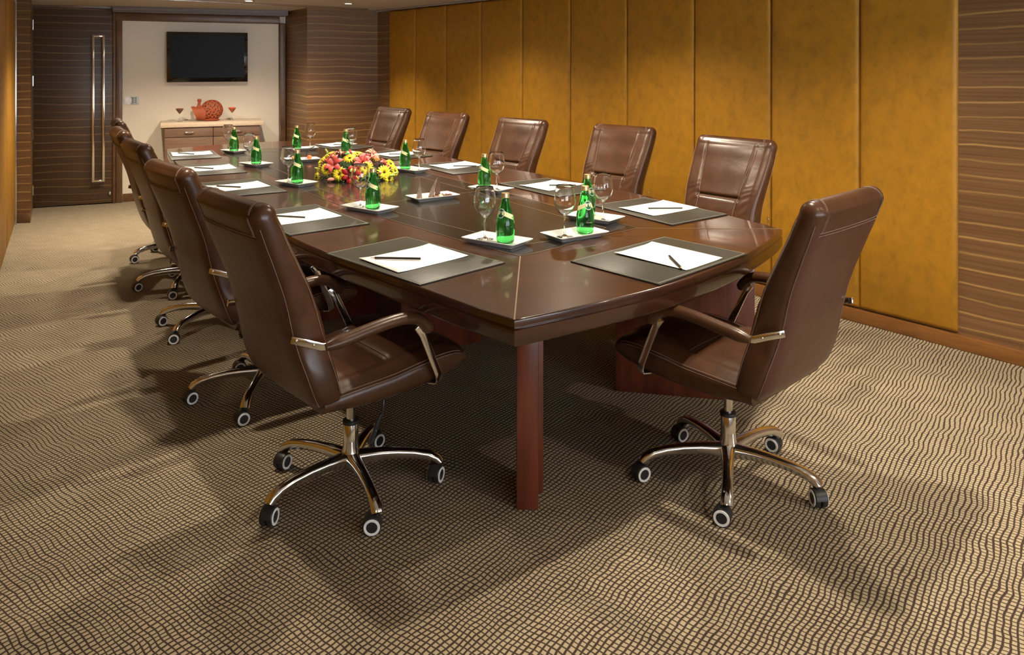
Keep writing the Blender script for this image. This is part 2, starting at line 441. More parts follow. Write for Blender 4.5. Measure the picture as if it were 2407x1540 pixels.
# ceiling: a border at 2.07 m with a raised tray over the table
outer = [rp(-6.5, -3.5), rp(-6.5, 6.5), rp(10.5, 6.5), rp(10.5, -3.5)]
ta0, ta1, tb0, tb1 = -2.6, 6.95, .95, 3.10
inner = [rp(ta0, tb0), rp(ta0, tb1), rp(ta1, tb1), rp(ta1, tb0)]
cm = MB()
for i in range(4):
    j = (i+1) % 4; cm.prism([outer[i], outer[j], inner[j], inner[i]], CEIL, CEIL+.06)
struct(cm.build('ceiling', 'ceiling', smooth=False))
tm = MB(); tm.prism(inner, TRAY, TRAY+.05)
for i in range(4):
    j = (i+1) % 4; e = (inner[j]-inner[i]).normalized(); nn_ = Vector((e.y, -e.x, 0))
    c_ = rp((ta0+ta1)/2, (tb0+tb1)/2)
    if nn_.dot(inner[i]-c_) < 0: nn_ = -nn_
    tm.prism([inner[i], inner[j], inner[j]+nn_*.05, inner[i]+nn_*.05], CEIL+.061, TRAY)
struct(tm.build('ceiling_tray', 'tray', smooth=False))
cs = MB(); p, q = inner[2]+DA.to_3d()*-.015-NA.to_3d()*.05, inner[3]+DA.to_3d()*-.015+NA.to_3d()*.05
cs.prism([p, q, q-DA.to_3d()*.02, p-DA.to_3d()*.02], CEIL+.02, CEIL+.035)
struct(cs.build('trim_2', 'cove', smooth=False))
# metal ceiling cornice above the recess and the shadow trim over the right wall
def ceilpt(px, py, z): 
    Y = FPX*(z-EYE)/(HZ-py); return Vector(((px-CXP)/FPX*Y, Y, z))
c0, c1 = ceilpt(300, -8, CEIL), ceilpt(866, 19.3, CEIL)
cm = MB(); e = (c1-c0).normalized(); w = Vector((-e.y, e.x, 0))*.035
cm.prism([c0-e*2.6, c1, c1+w, c0-e*2.6+w], CEIL-.018, CEIL+.002); struct(cm.build('trim_3', 'alu', bevel=.004))
cm = MB(); cm.prism([PIL1+nR*.03, RBK+nR*.03, RBK+nR*.055, PIL1+nR*.055], CEIL-.02, CEIL); struct(cm.build('trim_4', 'alu', bevel=.004))
# header and frames of the TV niche
def wallbox(px0, px1, py0, py1, off0, off1, mb, P=FW0, d=None):
    """box on the far wall between two picture columns; py0/py1 are heights read at the wall plane"""
    a = onwall(px0, py0, FW0, FR, 0); b = onwall(px1, py0, FW0, FR, 0)
    return a, b
def farx(px): return onwall(px, 300, FW0, FR).xy.to_3d()
def farz(px, py): return onwall(px, py, FW0, FR).z
def farbox(mb, pa, pb, z0, z1, o0, o1):
    a, b = farx(pa), farx(pb); mb.prism([a+nF*o0, b+nF*o0, b+nF*o1, a+nF*o1], z0, z1)
zt = farz(460, 52)
hd = MB(); farbox(hd, 268, 671, zt+.085, CEIL, .0, .22); struct(hd.build('trim_5', 'door_veneer', smooth=False))
hd = MB(); farbox(hd, 268, 668, zt+.079, zt+.084, .0, .225); struct(hd.build('trim_6', 'frame', smooth=False))
fr = MB()
farbox(fr, 272, 656, zt, zt+.078, .0, .06); farbox(fr, 273, 288, 0, zt, .0, .06); farbox(fr, 656, 670, 0, zt, .0, .06)
struct(fr.build('trim_7', 'frame', bevel=.006))
bs = MB(); farbox(bs, 289, 655, 0, .085, 0, .02); struct(bs.build('baseboard_far', 'frame', bevel=.003))
# ------------------------------------------------------------------ door
ztd = farz(170, 21)
dr = MB(); farbox(dr, 81, 265.5, .012, ztd, .02, .065)
door = struct(dr.build('door_1', 'door_veneer', smooth=True, bevel=.002))
fm = MB(); farbox(fm, 73, 80.5, 0, CEIL, -.02, .085); farbox(fm, 266, 272.5, 0, CEIL, -.02, .085); farbox(fm, 73, 272, ztd+.006, ztd+.05, .0, .085)
struct(fm.build('trim_8', 'frame', bevel=.003))
cl = MB(); farbox(cl, 70, 269, ztd+.052, ztd+.066, .0, .12); struct(cl.build('trim_9', 'alu', smooth=False))
hn = MB()
xa, xb = farx(221.5), farx(245.5); zz0, zz1 = farz(233, 424), farz(233, 83)
dd = (xb-xa).normalized()
for q in (xa, xb):
    hn.prism([q-dd*.012+nF*.11, q+dd*.012+nF*.11, q+dd*.012+nF*.135, q-dd*.012+nF*.135], zz0, zz1)
for z in (zz0, zz1-.024):
    hn.prism([xa+nF*.112, xb+nF*.112, xb+nF*.133, xa+nF*.133], z, z+.024)
for z in (zz0+.12, zz1-.12):
    for q in (xa, xb):
        hn.prism([q-dd*.008+nF*.065, q+dd*.008+nF*.065, q+dd*.008+nF*.112, q-dd*.008+nF*.112], z-.008, z+.008)
o = hn.build('door_handle', 'chrome', door, bevel=.003); o['label'] = 'tall chrome pull handle made of two bars'
for y in (59, 190, 315, 445):
    h = MB(); q = farx(80.5); z = farz(80, y); h.lathe([(.006, -.05), (.006, .05)], 10, q+nF*.078+Vector((0, 0, z)), cap=True); h.build('hinge', 'chrome', door)
kb = MB(); q = farx(259.5); kb.box(q+nF*.07+Vector((0, 0, farz(259, 452))), (.02, .02, .035), Matrix.Rotation(math.atan2(dF.y, dF.x), 3, 'Z')); kb.build('lock', 'chrome', door, bevel=.003)

# ------------------------------------------------------------------ things on the far wall
RF = Matrix.Rotation(math.atan2(dF.y, dF.x), 4, 'Z'); AF = math.atan2(dF.y, dF.x)
def fx(px, off): return farx(px)+nF*off
# local frame of things on the wall: x along wall (to the right), -y out of the wall
ta, tb = onwall(391.5, 134, FW0, FR, .09), onwall(582.5, 134, FW0, FR, .09)
zT0, zT1 = onwall(391.5, 194, FW0, FR, .09).z, onwall(391.5, 74, FW0, FR, .09).z
zT0 = (zT0+onwall(582.5, 192, FW0, FR, .09).z)/2; zT1 = (zT1+onwall(582.5, 77, FW0, FR, .09).z)/2
wT = (tb-ta).length; hT = zT1-zT0; ctr = (ta+tb)/2
tv = thing('television', 'black flat-screen television hung on the cream wall above the sideboard', 'television', (ctr.x, ctr.y, (zT0+zT1)/2), AF)
m1 = MB(); m1.box((0, .022, 0), (wT, .042, hT)); m1.build('casing', 'gloss_black', tv, bevel=.006)
m1 = MB(); m1.box((0, .0005, .008), (wT-.075, .003, hT-.085)); m1.build('screen', 'tvglass', tv, smooth=False)
m1 = MB(); m1.box((0, .064, 0), (.4, .044, .25)); m1.build('wall_bracket', 'blackplastic', tv)
# switches
def plate(px, py, w, h, m, label):
    p = onwall(px, py, FW0, FR, .001); t = thing('wall_switch', label, 'switch', p, AF, 'switch plates beside the niche frame')
    a = MB(); a.box((0, -.004, 0), (w, .01, h)); a.build('cover_plate', m, t, bevel=.002); return t
t = plate(301, 236.5, .085, .085, 'whiteplastic', 'plain white square switch plate next to the niche frame')
for sx in (-.02, .02):
    a = MB(); a.box((sx, -.0105, 0), (.026, .005, .045)); a.build('rocker', 'whiteplastic', t, bevel=.0015)
t = plate(316, 236, .085, .085, 'grey_switch', 'grey square control plate with rows of dark print, beside the white plate')
a = MB()
for i in range(5):
    for j in range(2): a.box((-.014+.026*j, -.0095, .028-.013*i), (.016+.004*((i+j) % 2), .0012, .006))
a.build('printed_text', 'dark_text', t, smooth=False)
# sideboard
sd = .40
def side_pt(px, py): return onwall(px, py, FW0, FR, sd)
zs = (side_pt(377, 291).z+side_pt(620, 282.7).z)/2; zu = (side_pt(377, 302).z+side_pt(620, 293).z)/2
pL, pR = side_pt(377, 291).xy.to_3d(), side_pt(620, 282.7).xy.to_3d()
wS = (pR-pL).length; cS = (pL+pR)/2
sb = thing('sideboard', 'low walnut sideboard with two drawers and a thick beige top under the television', 'sideboard', (cS.x, cS.y, 0), AF)
m1 = MB(); m1.box((0, sd/2-.003, (zs+zu)/2), (wS, sd-.008, zs-zu)); o = m1.build('worktop', 'stone', sb, bevel=.003); o['label'] = 'thick beige stone top'
cw = wS-.075; m1 = MB(); m1.box((0, sd/2+.015, zu/2), (cw, sd-.045, zu)); m1.build('body', 'cabinet_side', sb, bevel=.002)
dh = (farz(450, 323)-farz(450, 323))
zdr = side_pt(440, 323).z
gap = .006
for s in (-1, 1):
    xc = s*cw/4
    m1 = MB(); m1.box((xc, .026, (zu+zdr)/2), (cw/2-gap, .02, zu-zdr-gap)); d_ = m1.build('drawer', 'cabinet', sb, bevel=.0015)
    h = MB(); h.tube(crom([(xc-.045, .012, (zu+zdr)/2), (xc-.035, -.004, (zu+zdr)/2), (xc+.035, -.004, (zu+zdr)/2), (xc+.045, .012, (zu+zdr)/2)], 4), .005, 8); h.build('handle', 'chrome', d_)
    m1 = MB(); m1.box((xc, .026, (zdr+.06)/2), (cw/2-gap, .02, zdr-.06-gap)); d_ = m1.build('door', 'cabinet', sb, bevel=.0015)
    h = MB(); h.ball((xc-s*(cw/4-.035), .010, zdr-.10), .010); h.build('knob', 'chrome', d_)
def on_side(px, depth):
    """a spot on the sideboard top, depth in metres behind its front edge"""
    p = onwall(px, 285, FW0, FR, sd-depth); return Vector((p.x, p.y, zs))
def martini(px, fill, label):
    t = thing('cocktail_glass', label, 'glass', on_side(px, .2), 0, 'cocktail glasses on the sideboard')
    g = MB(); g.lathe([(.0001, .002), (.032, .001), (.033, .003), (.006, .006), (.0035, .012), (.0035, .075), (.006, .082), (.046, .14), (.0445, .14), (.005, .084), (.0001, .083)], 28); g.build('glass', 'glass', t)
    f = MB(); f.lathe([(.0001, .0865), (.0045, .087), (.039, .1335), (.030, .141), (.012, .1425), (.0001, .143)], 24); f.build('granules', fill, t)
martini(422, 'brownfill', 'cocktail glass filled with brown granules on the sideboard')
martini(545.5, 'orangefill', 'cocktail glass filled with orange granules on the sideboard')
# terracotta snail
pt = on_side(490, .2)
sn = thing('snail_lantern', 'terracotta snail-shaped ornament with pierced round shell on the sideboard', 'ornament', pt, AF)
b = MB(); nu, nv = 66, 30; R0 = .115; grid = []
for i in range(nv+1):
    th_ = PI*i/nv; ring = []
    for j in range(nu):
        ph = 2*PI*j/nu; ring.append(Vector((.035+R0*math.sin(th_)*math.cos(ph)*1.0, R0*.62*math.cos(th_), .118+R0*.96*math.sin(th_)*math.sin(ph))))
    grid.append(ring)
vs = [p for r in grid for p in r]; fs = []
for i in range(nv):
    for j in range(nu):
        r__ = min(i, nv-1-i); nh = (5, 9, 13, 13, 13)[min(4, r__//3)]
        hole = 2 <= r__ <= 12 and r__ % 3 != 0 and ((j*nh/nu+.5*(r__//3)) % 1.0) < .40
        if not hole: k = (j+1) % nu; fs.append((i*nu+j, i*nu+k, (i+1)*nu+k, (i+1)*nu+j))
b.add(vs, fs); ob = b.build('shell', 'terracotta', sn)
sol = ob.modifiers.new('thickness', 'SOLIDIFY'); sol.thickness = .010; sol.offset = -1
h = MB(); rings = []
for x, rr, zc, ry_ in ((-.05, .078, .085, .06), (-.085, .080, .085, .062), (-.11, .072, .085, .06), (-.135, .066, .086, .062), (-.165, .074, .085, .066), (-.163, .064, .085, .056), (-.13, .052, .085, .048), (-.10, .04, .085, .04)):
    rings.append([Vector((x-(.03*math.cos(a) if x < -.12 else 0), ry_*math.sin(a), zc+rr*math.cos(a))) for a in [2*PI*k/24 for k in range(24)]])
h.loft([[p+Vector((.02, 0, 0)) for p in r] for r in rings]); h.build('head', 'terracotta', sn)
h = MB(); h.lathe([(.026, .14), (.020, .165), (.014, .19), (.014, .205), (.020, .215), (.022, .226), (.016, .238), (.0001, .242)], 18, (-.105, 0, 0), Matrix.Rotation(.06, 3, 'Y')); h.build('horn', 'terracotta', sn)
h = MB(); h.tube([(-.13, 0, .14), (-.155, 0, .152), (-.172, 0, .150)], [.014, .009, .003], 8); h.build('snout', 'terracotta', sn)
h = MB(); h.ball((.03, 0, .012), (.085, .055, .014)); h.build('foot', 'terracotta', sn)

# ------------------------------------------------------------------ ceiling downlights
dl0 = None
side = {(.25): 0}
for i, (a, b, z, pw, an) in enumerate(SPOTS):
    loc = rp(a, b, z)
    if dl0 is None:
        dl0 = thing('downlight', 'lit round recessed downlight in the ceiling corner above the far end of ochre wall', 'light', loc)
        r = MB(); r.lathe([(.038, -.001), (.050, -.006), (.056, -.001), (.056, .004), (.038, .004)], 24); r.build('trim_ring', 'alu', dl0)
        r = MB(); r.lathe([(.0001, -.002), (.037, -.002), (.037, .004), (.0001, .004)], 24); r.build('lens', 'lamp', dl0)
        dl0['group'] = 'recessed downlights'
    else:
        row = 'in the border beside the ochre wall' if b > 3.3 else ('in the border along the aisle behind the chairs' if b < 1 else ('in the raised tray over the table' if z > CEIL else 'in front of the niche wall'))
        dup(dl0, loc, 0, 'round recessed ceiling downlight %s' % row)
    sp = bpy.data.lights.new('downlight_lamp', 'SPOT'); sp.energy = pw; sp.color = WARM; sp.spot_size = math.radians(an); sp.spot_blend = .75; sp.shadow_soft_size = .035
    so = bpy.data.objects.new('downlight_lamp', sp); COL.objects.link(so); so.location = loc-Vector((0, 0, .012))

# ------------------------------------------------------------------ conference table
TZ = .75
def tp(px, py, z=TZ): return fl(px, py, z)
near_corner = tp(1209, 752)
left_px = [(1209, 752), (1113, 721), (978, 672), (870, 631), (773, 595), (681, 555), (560, 492), (463, 428), (428, 396), (409, 378), (393, 350)]
end_px = [(1209, 752), (1320, 729.4), (1434, 704), (1549, 676), (1650, 643), (1744, 604), (1790, 577), (1826, 552), (1839, 538.5)]
right_px = [(1839, 538.5), (1767, 520), (1610, 480), (1520, 460), (1390, 433), (1270, 409), (1190, 395), (1090, 376), (990, 361), (920, 349), (868, 341)]
far_px = [(868, 341), (800, 336), (741, 333), (659, 332), (585, 335.5), (515, 340), (440, 346), (393, 350)]
def side_curve(px, k=3): return crom([tp(*p) for p in px], k)
Lc, Ec, Rc, Fc = (side_curve(p) for p in (left_px, end_px, right_px, far_px))
outline = Ec[:-1]+Rc[:-1]+Fc[:-1]+list(reversed(Lc))[:-1]       # counter-clockwise seen from above
def area(p): return sum(p[i].x*p[(i+1) % len(p)].y-p[(i+1) % len(p)].x*p[i].y for i in range(len(p)))/2
if area(outline) < 0: outline.reverse()
def inset(poly, d):
    n = len(poly); out = []
    for i in range(n):
        a, b, c = poly[i-1], poly[i], poly[(i+1) % n]
        e1 = (b-a); e2 = (c-b); e1.z = e2.z = 0; e1.normalize(); e2.normalize()
        n1 = Vector((-e1.y, e1.x, 0)); n2 = Vector((-e2.y, e2.x, 0)); m = (n1+n2)
        m.normalize(); k = max(.35, m.dot(n1)); out.append(b+m*(d/k))
    return out
ctr_t = sum(outline, Vector())/len(outline)
table = thing('conference_table', 'long boat-shaped polished mahogany conference table in the middle of the carpeted room', 'table', (ctr_t.x, ctr_t.y, 0))
def T(mb, name, m, **kw):
    mb.v = [(v[0]-ctr_t.x, v[1]-ctr_t.y, v[2]) for v in mb.v]
    return mb.build(name, m, table, **kw)
prof = [(.005, .75), (.0015, .7485), (0, .744), (0, .7275), (.004, .7255), (.006, .7225), (.004, .7195), (0, .7175), (0, .678), (.003, .672), (.012, .670)]
rings = [[Vector((p.x, p.y, z)) for p in (inset(outline, d) if d else outline)] for d, z in prof]
mb = MB(); mb.loft(rings, cap=False)
n_ = len(outline); mb.add(rings[-1], [tuple(range(n_))[::-1]])
o = T(mb, 'edge_moulding', 'table_side', ang=60)
mb = MB(); mb.add(rings[0], [tuple(range(n_))]); mb.add([Vector((v.x, v.y, .735)) for v in rings[0]], [tuple(range(n_))[::-1]])
T(mb, 'tabletop', 'table', smooth=False)
# set-back apron under the edge
coarse = [tp(*p) for p in [(1209, 752), (1549, 676), (1839, 538.5), (1390, 433), (868, 341), (659, 332), (393, 350), (463, 428), (773, 595)]]
if area(coarse) < 0: coarse.reverse()
ap = inset(coarse, .15); ap2 = inset(coarse, .18)
mb = MB(); mb.loft([[Vector((p.x, p.y, z)) for p in q] for q, z in ((ap, .669), (ap, .615), (ap2, .615), (ap2, .669))], cap=False); T(mb, 'apron', 'table_side', smooth=False)
# dark inlay field
ol = [tp(*p) for p in [(1223, 603), (1104, 572), (980, 535.6), (919, 517.5), (809, 485), (769, 472), (720, 452), (660, 423), (600, 396), (545, 369), (510, 353.5)]]
orr = [tp(*p) for p in [(1500, 537), (1429, 519), (1301, 484.3), (1202, 457), (1114, 434), (1012, 408.7), (950, 392.5), (890, 376), (832, 359), (806, 352)]]
il = [tp(*p) for p in [(1235, 575), (1111, 545.5), (991, 515.6), (919, 495.7), (806, 464), (750, 443), (700, 421), (650, 398), (600, 373), (570, 358)]]
ir = [tp(*p) for p in [(1425, 536), (1321, 510), (1199, 475.3), (1100, 447), (978.5, 413.8), (915, 396), (850, 377), (800, 361.5), (786, 356.5)]]
field = ol+[tp(640, 349.5), tp(740, 349.5)]+list(reversed(orr))+[tp(1400, 557), tp(1308, 583), tp(1255, 596)]
if area(field) < 0: field.reverse()
mb = MB(); mb.add([Vector((p.x, p.y, TZ+.0008)) for p in field], [tuple(range(len(field)))])
fin = [Vector((p.x, p.y, TZ)) for p in field]
T(mb, 'dark_inlay_field', 'inlay', smooth=False)
def strip(pts, w=.0026, name='inlay_line', z=TZ+.0014):
    m_ = MB(); m_.ribbon([Vector((p.x, p.y, z)) for p in pts], w, .0008); return T(m_, name, 'line', smooth=False)
strip(field+[field[0]])
strip(il); strip(ir)
strip([near_corner*.999+Vector((0, 0, 0)), tp(1223, 603)], .0045); strip([Rc[0], tp(1500, 537)], .003)
strip([il[0], tp(1300, 566), ir[0]]); strip([tp(779.5, 494), tp(815, 489), tp(1114, 451), tp(1180, 440)])
strip([il[-1], ir[-1]]); strip([tp(640, 349.5), tp(640, 332.5)], .003)
# pedestal panels
def panel(P, Q, th, name='pedestal_panel', z1=.67, m='pedestal', bevel=.004):
    P = Vector(P).to_3d(); Q = Vector(Q).to_3d(); d = (Q-P).normalized(); n = Vector((d.y, -d.x, 0))
    if n.dot(-P) > 0: n = -n
    m_ = MB(); m_.prism([P, Q, Q+n*th, P+n*th], 0.0, z1); return T(m_, name, m, bevel=bevel)
A = fl(1214, 1200); B = fl(1266, 1200)
panel(A, B, .10, 'leg')
panel(A+Vector((.010, .101, 0)), B+Vector((.020, .101, 0)), .05, 'leg_flange')
P0_, P1_ = fl(1447, 920), fl(1710, 942); d_ = (P1_-P0_).normalized()
panel(P0_, P0_+d_*.60, .05)
Q1 = fl(1133, 803); Q0 = fl(943, 838)
panel(Q0, Q1, .05)
Q1 = fl(886, 737); panel(Q1-Vector((.45, .22, 0)), Q1, .05)
panel((-.25, 5.0), (.30, 4.75), .05); panel((-1.9, 5.95), (-1.35, 6.2), .05); panel((-1.0, 6.1), (-.55, 5.75), .05); panel((-2.5, 6.7), (-1.5, 7.0), .05)

# ------------------------------------------------------------------ office chair
def ring_back(z, hw, th, yr, amp, frontf):
    """horizontal slice through the back: front surface carries the seams"""
    pts = []; r = min(.035, th*.45, hw*.5)
    N = 46
    fy = yr+th
    for i in range(N+1):                       # front, left to right
        u = -1+2*i/N; x = u*(hw-r)
        pts.append(Vector((x, fy+frontf(x/hw, z)*amp, z)))
    for k in range(1, 6):
        a = PI/2-k*PI/2/6; pts.append(Vector((hw-r+r*math.cos(a), fy-r+r*math.sin(a), z)))
    pts.append(Vector((hw, (fy+yr)/2, z)))
    for k in range(0, 6):
        a = -k*PI/2/6; pts.append(Vector((hw-r+r*math.cos(a), yr+r+r*math.sin(a), z)))
    for i in range(9):
        x = (hw-r)*(1-2*i/8); pts.append(Vector((x, yr-.010*(1-(x/hw)**2)*amp, z)))
    for k in range(1, 6):
        a = -PI/2-k*PI/2/6; pts.append(Vector((-hw+r+r*math.cos(a), yr+r+r*math.sin(a), z)))
    pts.append(Vector((-hw, (fy+yr)/2, z)))
    for k in range(0, 6):
        a = PI-k*PI/2/6; pts.append(Vector((-hw+r+r*math.cos(a), fy-r+r*math.sin(a), z)))
    return pts
def lerp(tab, x):
    if x <= tab[0][0]: return tab[0][1]
    for (a, p), (b, q) in zip(tab, tab[1:]):
        if x <= b:
            t = (x-a)/(b-a); return p+(q-p)*t
    return tab[-1][1]
def smooth(tab, x):
    if x <= tab[0][0]: return tab[0][1]
    for i, ((a, p), (b, q)) in enumerate(zip(tab, tab[1:])):
        if x <= b:
            t = (x-a)/(b-a)
            p0 = tab[max(i-1, 0)][1]; q1 = tab[min(i+2, len(tab)-1)][1]
            return .5*(2*p+(q-p0)*t+(2*p0-5*p+4*q-q1)*t*t+(3*p-p0-3*q+q1)*t**3)
    return tab[-1][1]
YR = [(.39, -.215), (.41, -.240), (.44, -.262), (.49, -.282), (.56, -.303), (.65, -.326), (.76, -.354), (.88, -.398), (.98, -.436), (1.05, -.460)]
TH = [(.39, .06), (.42, .095), (.47, .105), (.56, .110), (.66, .110), (.80, .100), (.92, .086), (1.0, .080), (1.05, .077)]
HW = [(.39, .205), (.415, .232), (.45, .250), (.52, .248), (.60, .229), (.68, .224), (.80, .235), (.92, .244), (1.0, .247), (1.05, .246)]
SEAM_X = .64
def sx(z): return SEAM_X*(.86+.14*min(1, max(0, (z-.72)/.3)))
def front(u, z):
    h = .014*(1-abs(u)**2.6)
    s = sx(z)
    h -= .0060*math.exp(-((abs(u)-s)/.020)**2)
    if z < .745: h += .010*math.exp(-((z-.665)/.055)**2)*(1 if abs(u) < s else .5)      # lumbar roll
    if abs(u) < s+.02: h -= .015*math.exp(-((z-.748)/.008)**2)
    if abs(u) < s and z > .748: h -= .006*math.exp(-((z-.80)/.06)**2)
    if abs(u) > s: h += .0011*math.sin(z*190+u*23+3*math.sin(z*31))*math.exp(-((z-.74)/.08)**2)          # puckered bolster
    h *= min(1, max(0, (1.04-z)/.03))
    return h
def back_ring(z, k=1.0, sh=0.0, dz=0.0):
    return [p+Vector((0, 0, dz)) for p in ring_back(z, smooth(HW, z)-sh, smooth(TH, z)*k, smooth(YR, z)+smooth(TH, z)*(1-k)/2, 1.0 if k > .95 else .0, front)]
bk = MB(); rr = []
zb = .390
for k, dz, sh in ((.35, -.014, .03), (.6, -.010, .016), (.82, -.005, .006)): rr.append(back_ring(zb, k, sh, dz))
z = zb
while z < 1.018:
    rr.append(back_ring(z)); z += .006 if .64 < z < .83 else .018
zt_ = 1.02; cap_h = .040
for i in range(0, 8):
    a = i/7.5*PI/2; k = max(.12, math.cos(a)); rr.append(back_ring(zt_, k, (1-k)*.030, cap_h*math.sin(a)))
bk.loft(rr)
CH = thing('office_chair', '', 'chair')
back = bk.build('backrest', ['leather'], CH, ang=70)
# rear face gets the mottled leatherette
back.data.materials.append(M['leather_back'])
for p in back.data.polygons:
    if p.normal.y < -.72 and p.center.z < .985 and p.center.z > .41: p.material_index = 1
# stitching on the back: cap seam on the rear, two short seams over the cap, outlines of the side panels, front seams
st = MB(); RS = .0011
def fpt(u, z, e=.0012):
    hw, th, yr = smooth(HW, z), smooth(TH, z), smooth(YR, z); r = min(.035, th*.45, hw*.5)
    x = u*hw
    return Vector((x, yr+th+front(u, z)+e, z))
def bpt(u, z, e=.0012):
    hw, yr = smooth(HW, z), smooth(YR, z); return Vector((u*hw, yr-.010*(1-u*u)-e, z))
for dz in (0, .009):
    st.tube([bpt(-.86+1.72*i/16, .955+dz) for i in range(17)], RS, 5)
for s in (-1, 1):
    for du in (0, .03):
        u = s*(.80+du)
        pts = [bpt(u, .965+.055*i/4) for i in range(5)]
        for i in range(1, 8):
            a = i/7.5*PI/2; k = math.cos(a); hw, th, yr = smooth(HW, zt_), smooth(TH, zt_), smooth(YR, zt_)
            pts.append(Vector((u*(hw-.03*(1-k))*1.0, yr+th/2-th/2*k-.0012, zt_+cap_h*math.sin(a)+.0012)))
        for i in range(6, -1, -1):
            a = i/7.5*PI/2; k = math.cos(a)
            pts.append(Vector((u*(hw-.03*(1-k))*1.0, yr+th/2+th/2*k+.0012, zt_+cap_h*math.sin(a)+.0012)))
        st.tube(pts, RS*.9, 5)
    # seams where side panel meets rear and front faces
    st.tube([Vector((s*(smooth(HW, q)-.008), smooth(YR, q)+.007, q)) for q in [.42+.57*i/22 for i in range(23)]], RS, 5)
    st.tube([Vector((s*(smooth(HW, q)-.006), smooth(YR, q)+smooth(TH, q)-.012, q)) for q in [.45+.55*i/22 for i in range(23)]], RS, 5)
    for du in (-.020,):
        st.tube([fpt(s*(sx(q)+du*1.3), q) for q in [.50+.51*i/26 for i in range(27)]], RS, 5)
st.tube([fpt(-.56+1.12*i/14, .742, .004) for i in range(15)], RS, 5)
st.build('stitching', 'thread', back)
# seat
def zt(y): return smooth([(-.22, .452), (-.1, .462), (.02, .470), (.12, .482), (.22, .488), (.28, .482), (.335, .460), (.355, .442)], y)
def zbm(y): return smooth([(-.22, .388), (-.1, .380), (.02, .380), (.12, .385), (.22, .394), (.28, .402), (.335, .412), (.355, .428)], y)
def hws(y): return smooth([(-.22, .236), (-.1, .246), (.05, .252), (.2, .250), (.28, .242), (.335, .220), (.355, .190)], y)
def seat_top(u, y):
    h = .012*(1-abs(u)**3)
    h -= .007*math.exp(-((abs(u)-.70)/.03)**2)
    if abs(u) < .72: h -= .012*math.exp(-((y-.035)/.010)**2)
    h += .007*math.exp(-((y-.09)/.05)**2)*(1-u*u)
    return h
ss = MB(); rr = []
ys = [-.225+.56*i/42 for i in range(43)]+[.342, .349, .354]
for y in ys:
    hw, a, b = hws(y), zt(y), zbm(y); r = min(.03, (a-b)*.42); pts = []; N = 36
    for i in range(N+1):
        u = -1+2*i/N; pts.append(Vector((u*(hw-r*.6), y, a+seat_top(u, y)-.012*abs(u)**8)))
    for k in range(1, 7):
        an = PI/2-k*PI/2/6; pts.append(Vector((hw-r*.6+r*.6*math.cos(an), y, a-.012-r+r*math.sin(an))))
    for k in range(0, 7):
        an = -k*PI/2/6; pts.append(Vector((hw-r+r*math.cos(an), y, b+r+r*math.sin(an))))
    for k in range(0, 7):
        an = -PI/2-k*PI/2/6; pts.append(Vector((-hw+r+r*math.cos(an), y, b+r+r*math.sin(an))))
    for k in range(0, 6):
        an = PI-k*PI/2/6; pts.append(Vector((-hw+r*.6+r*.6*math.cos(an), y, a-.012-r+r*math.sin(an))))
    rr.append(pts)
ss.loft(rr)
seat = ss.build('seat', 'leather', CH, ang=70)
s2 = MB()
for s in (-1, 1):
    for o_ in (0, .007):
        s2.tube([Vector((s*(hws(y)-.001-o_*.8), y, zt(y)-.019+o_*1.1)) for y in [-.19+.49*i/24 for i in range(25)]], RS, 5)
    s2.tube([Vector((s*.70*hws(y)*.93, y, zt(y)+seat_top(.70, y)+.0018)) for y in [-.17+.46*i/24 for i in range(25)]], RS, 5)
s2.tube([Vector((-.165+.33*i/12, .048, zt(.048)+seat_top((-.165+.33*i/12)/.25, .048)+.0012)) for i in range(13)], RS, 5)
s2.build('stitching', 'thread', seat)
for s in (-1, 1):
    a = MB(); pts = crom([(s*.288, -.252, .622), (s*.290, -.16, .634), (s*.293, -.06, .648), (s*.295, .02, .652), (s*.295, .075, .640), (s*.293, .108, .612), (s*.292, .122, .588)], 4)
    n = len(pts); rx = [.024*min(1, .55+i*.25, .62+(n-1-i)*.2) for i in range(n)]
    a.tube(pts, rx, 14, [r_*.82 for r_ in rx]); a.build('armrest', 'leather', CH, ang=60)
    b = MB(); b.ribbon([(s*.292, .078, .612), (s*.290, .100, .582), (s*.282, .168, .432), (s*.279, .176, .410), (s*.270, .176, .398), (s*.235, .170, .392)], .007, .026, up=Vector((0, 1, .3)))
    b.build('arm_strut', 'chrome', CH, bevel=.002)
    b = MB(); b.ribbon([(s*.240, -.338, .652), (s*.250, -.326, .648), (s*.268, -.300, .640), (s*.284, -.262, .625), (s*.288, -.235, .622)], .005, .022); b.ball((s*.252, -.328, .650), (.005, .005, .006)); b.ball((s*.275, -.283, .633), (.005, .005, .006))
    b.build('arm_bracket', 'chrome', CH, bevel=.0015)
g = MB(); g.lathe([(.0155, .235), (.0155, .385)], 18, cap=True); g.lathe([(.0262, .105), (.0262, .225), (.0235, .23), (.015, .231)], 20, cap=True); g.build('gas_lift', 'chrome', CH)
g = MB(); g.lathe([(.0268, .222), (.029, .224), (.029, .233), (.026, .236), (.015, .236)], 20, cap=True); g.build('lift_collar', 'blackplastic', CH, bevel=.001)
g = MB(); g.box((0, .0, .375), (.16, .20, .018)); g.build('seat_plate', 'blackplastic', CH, bevel=.001)
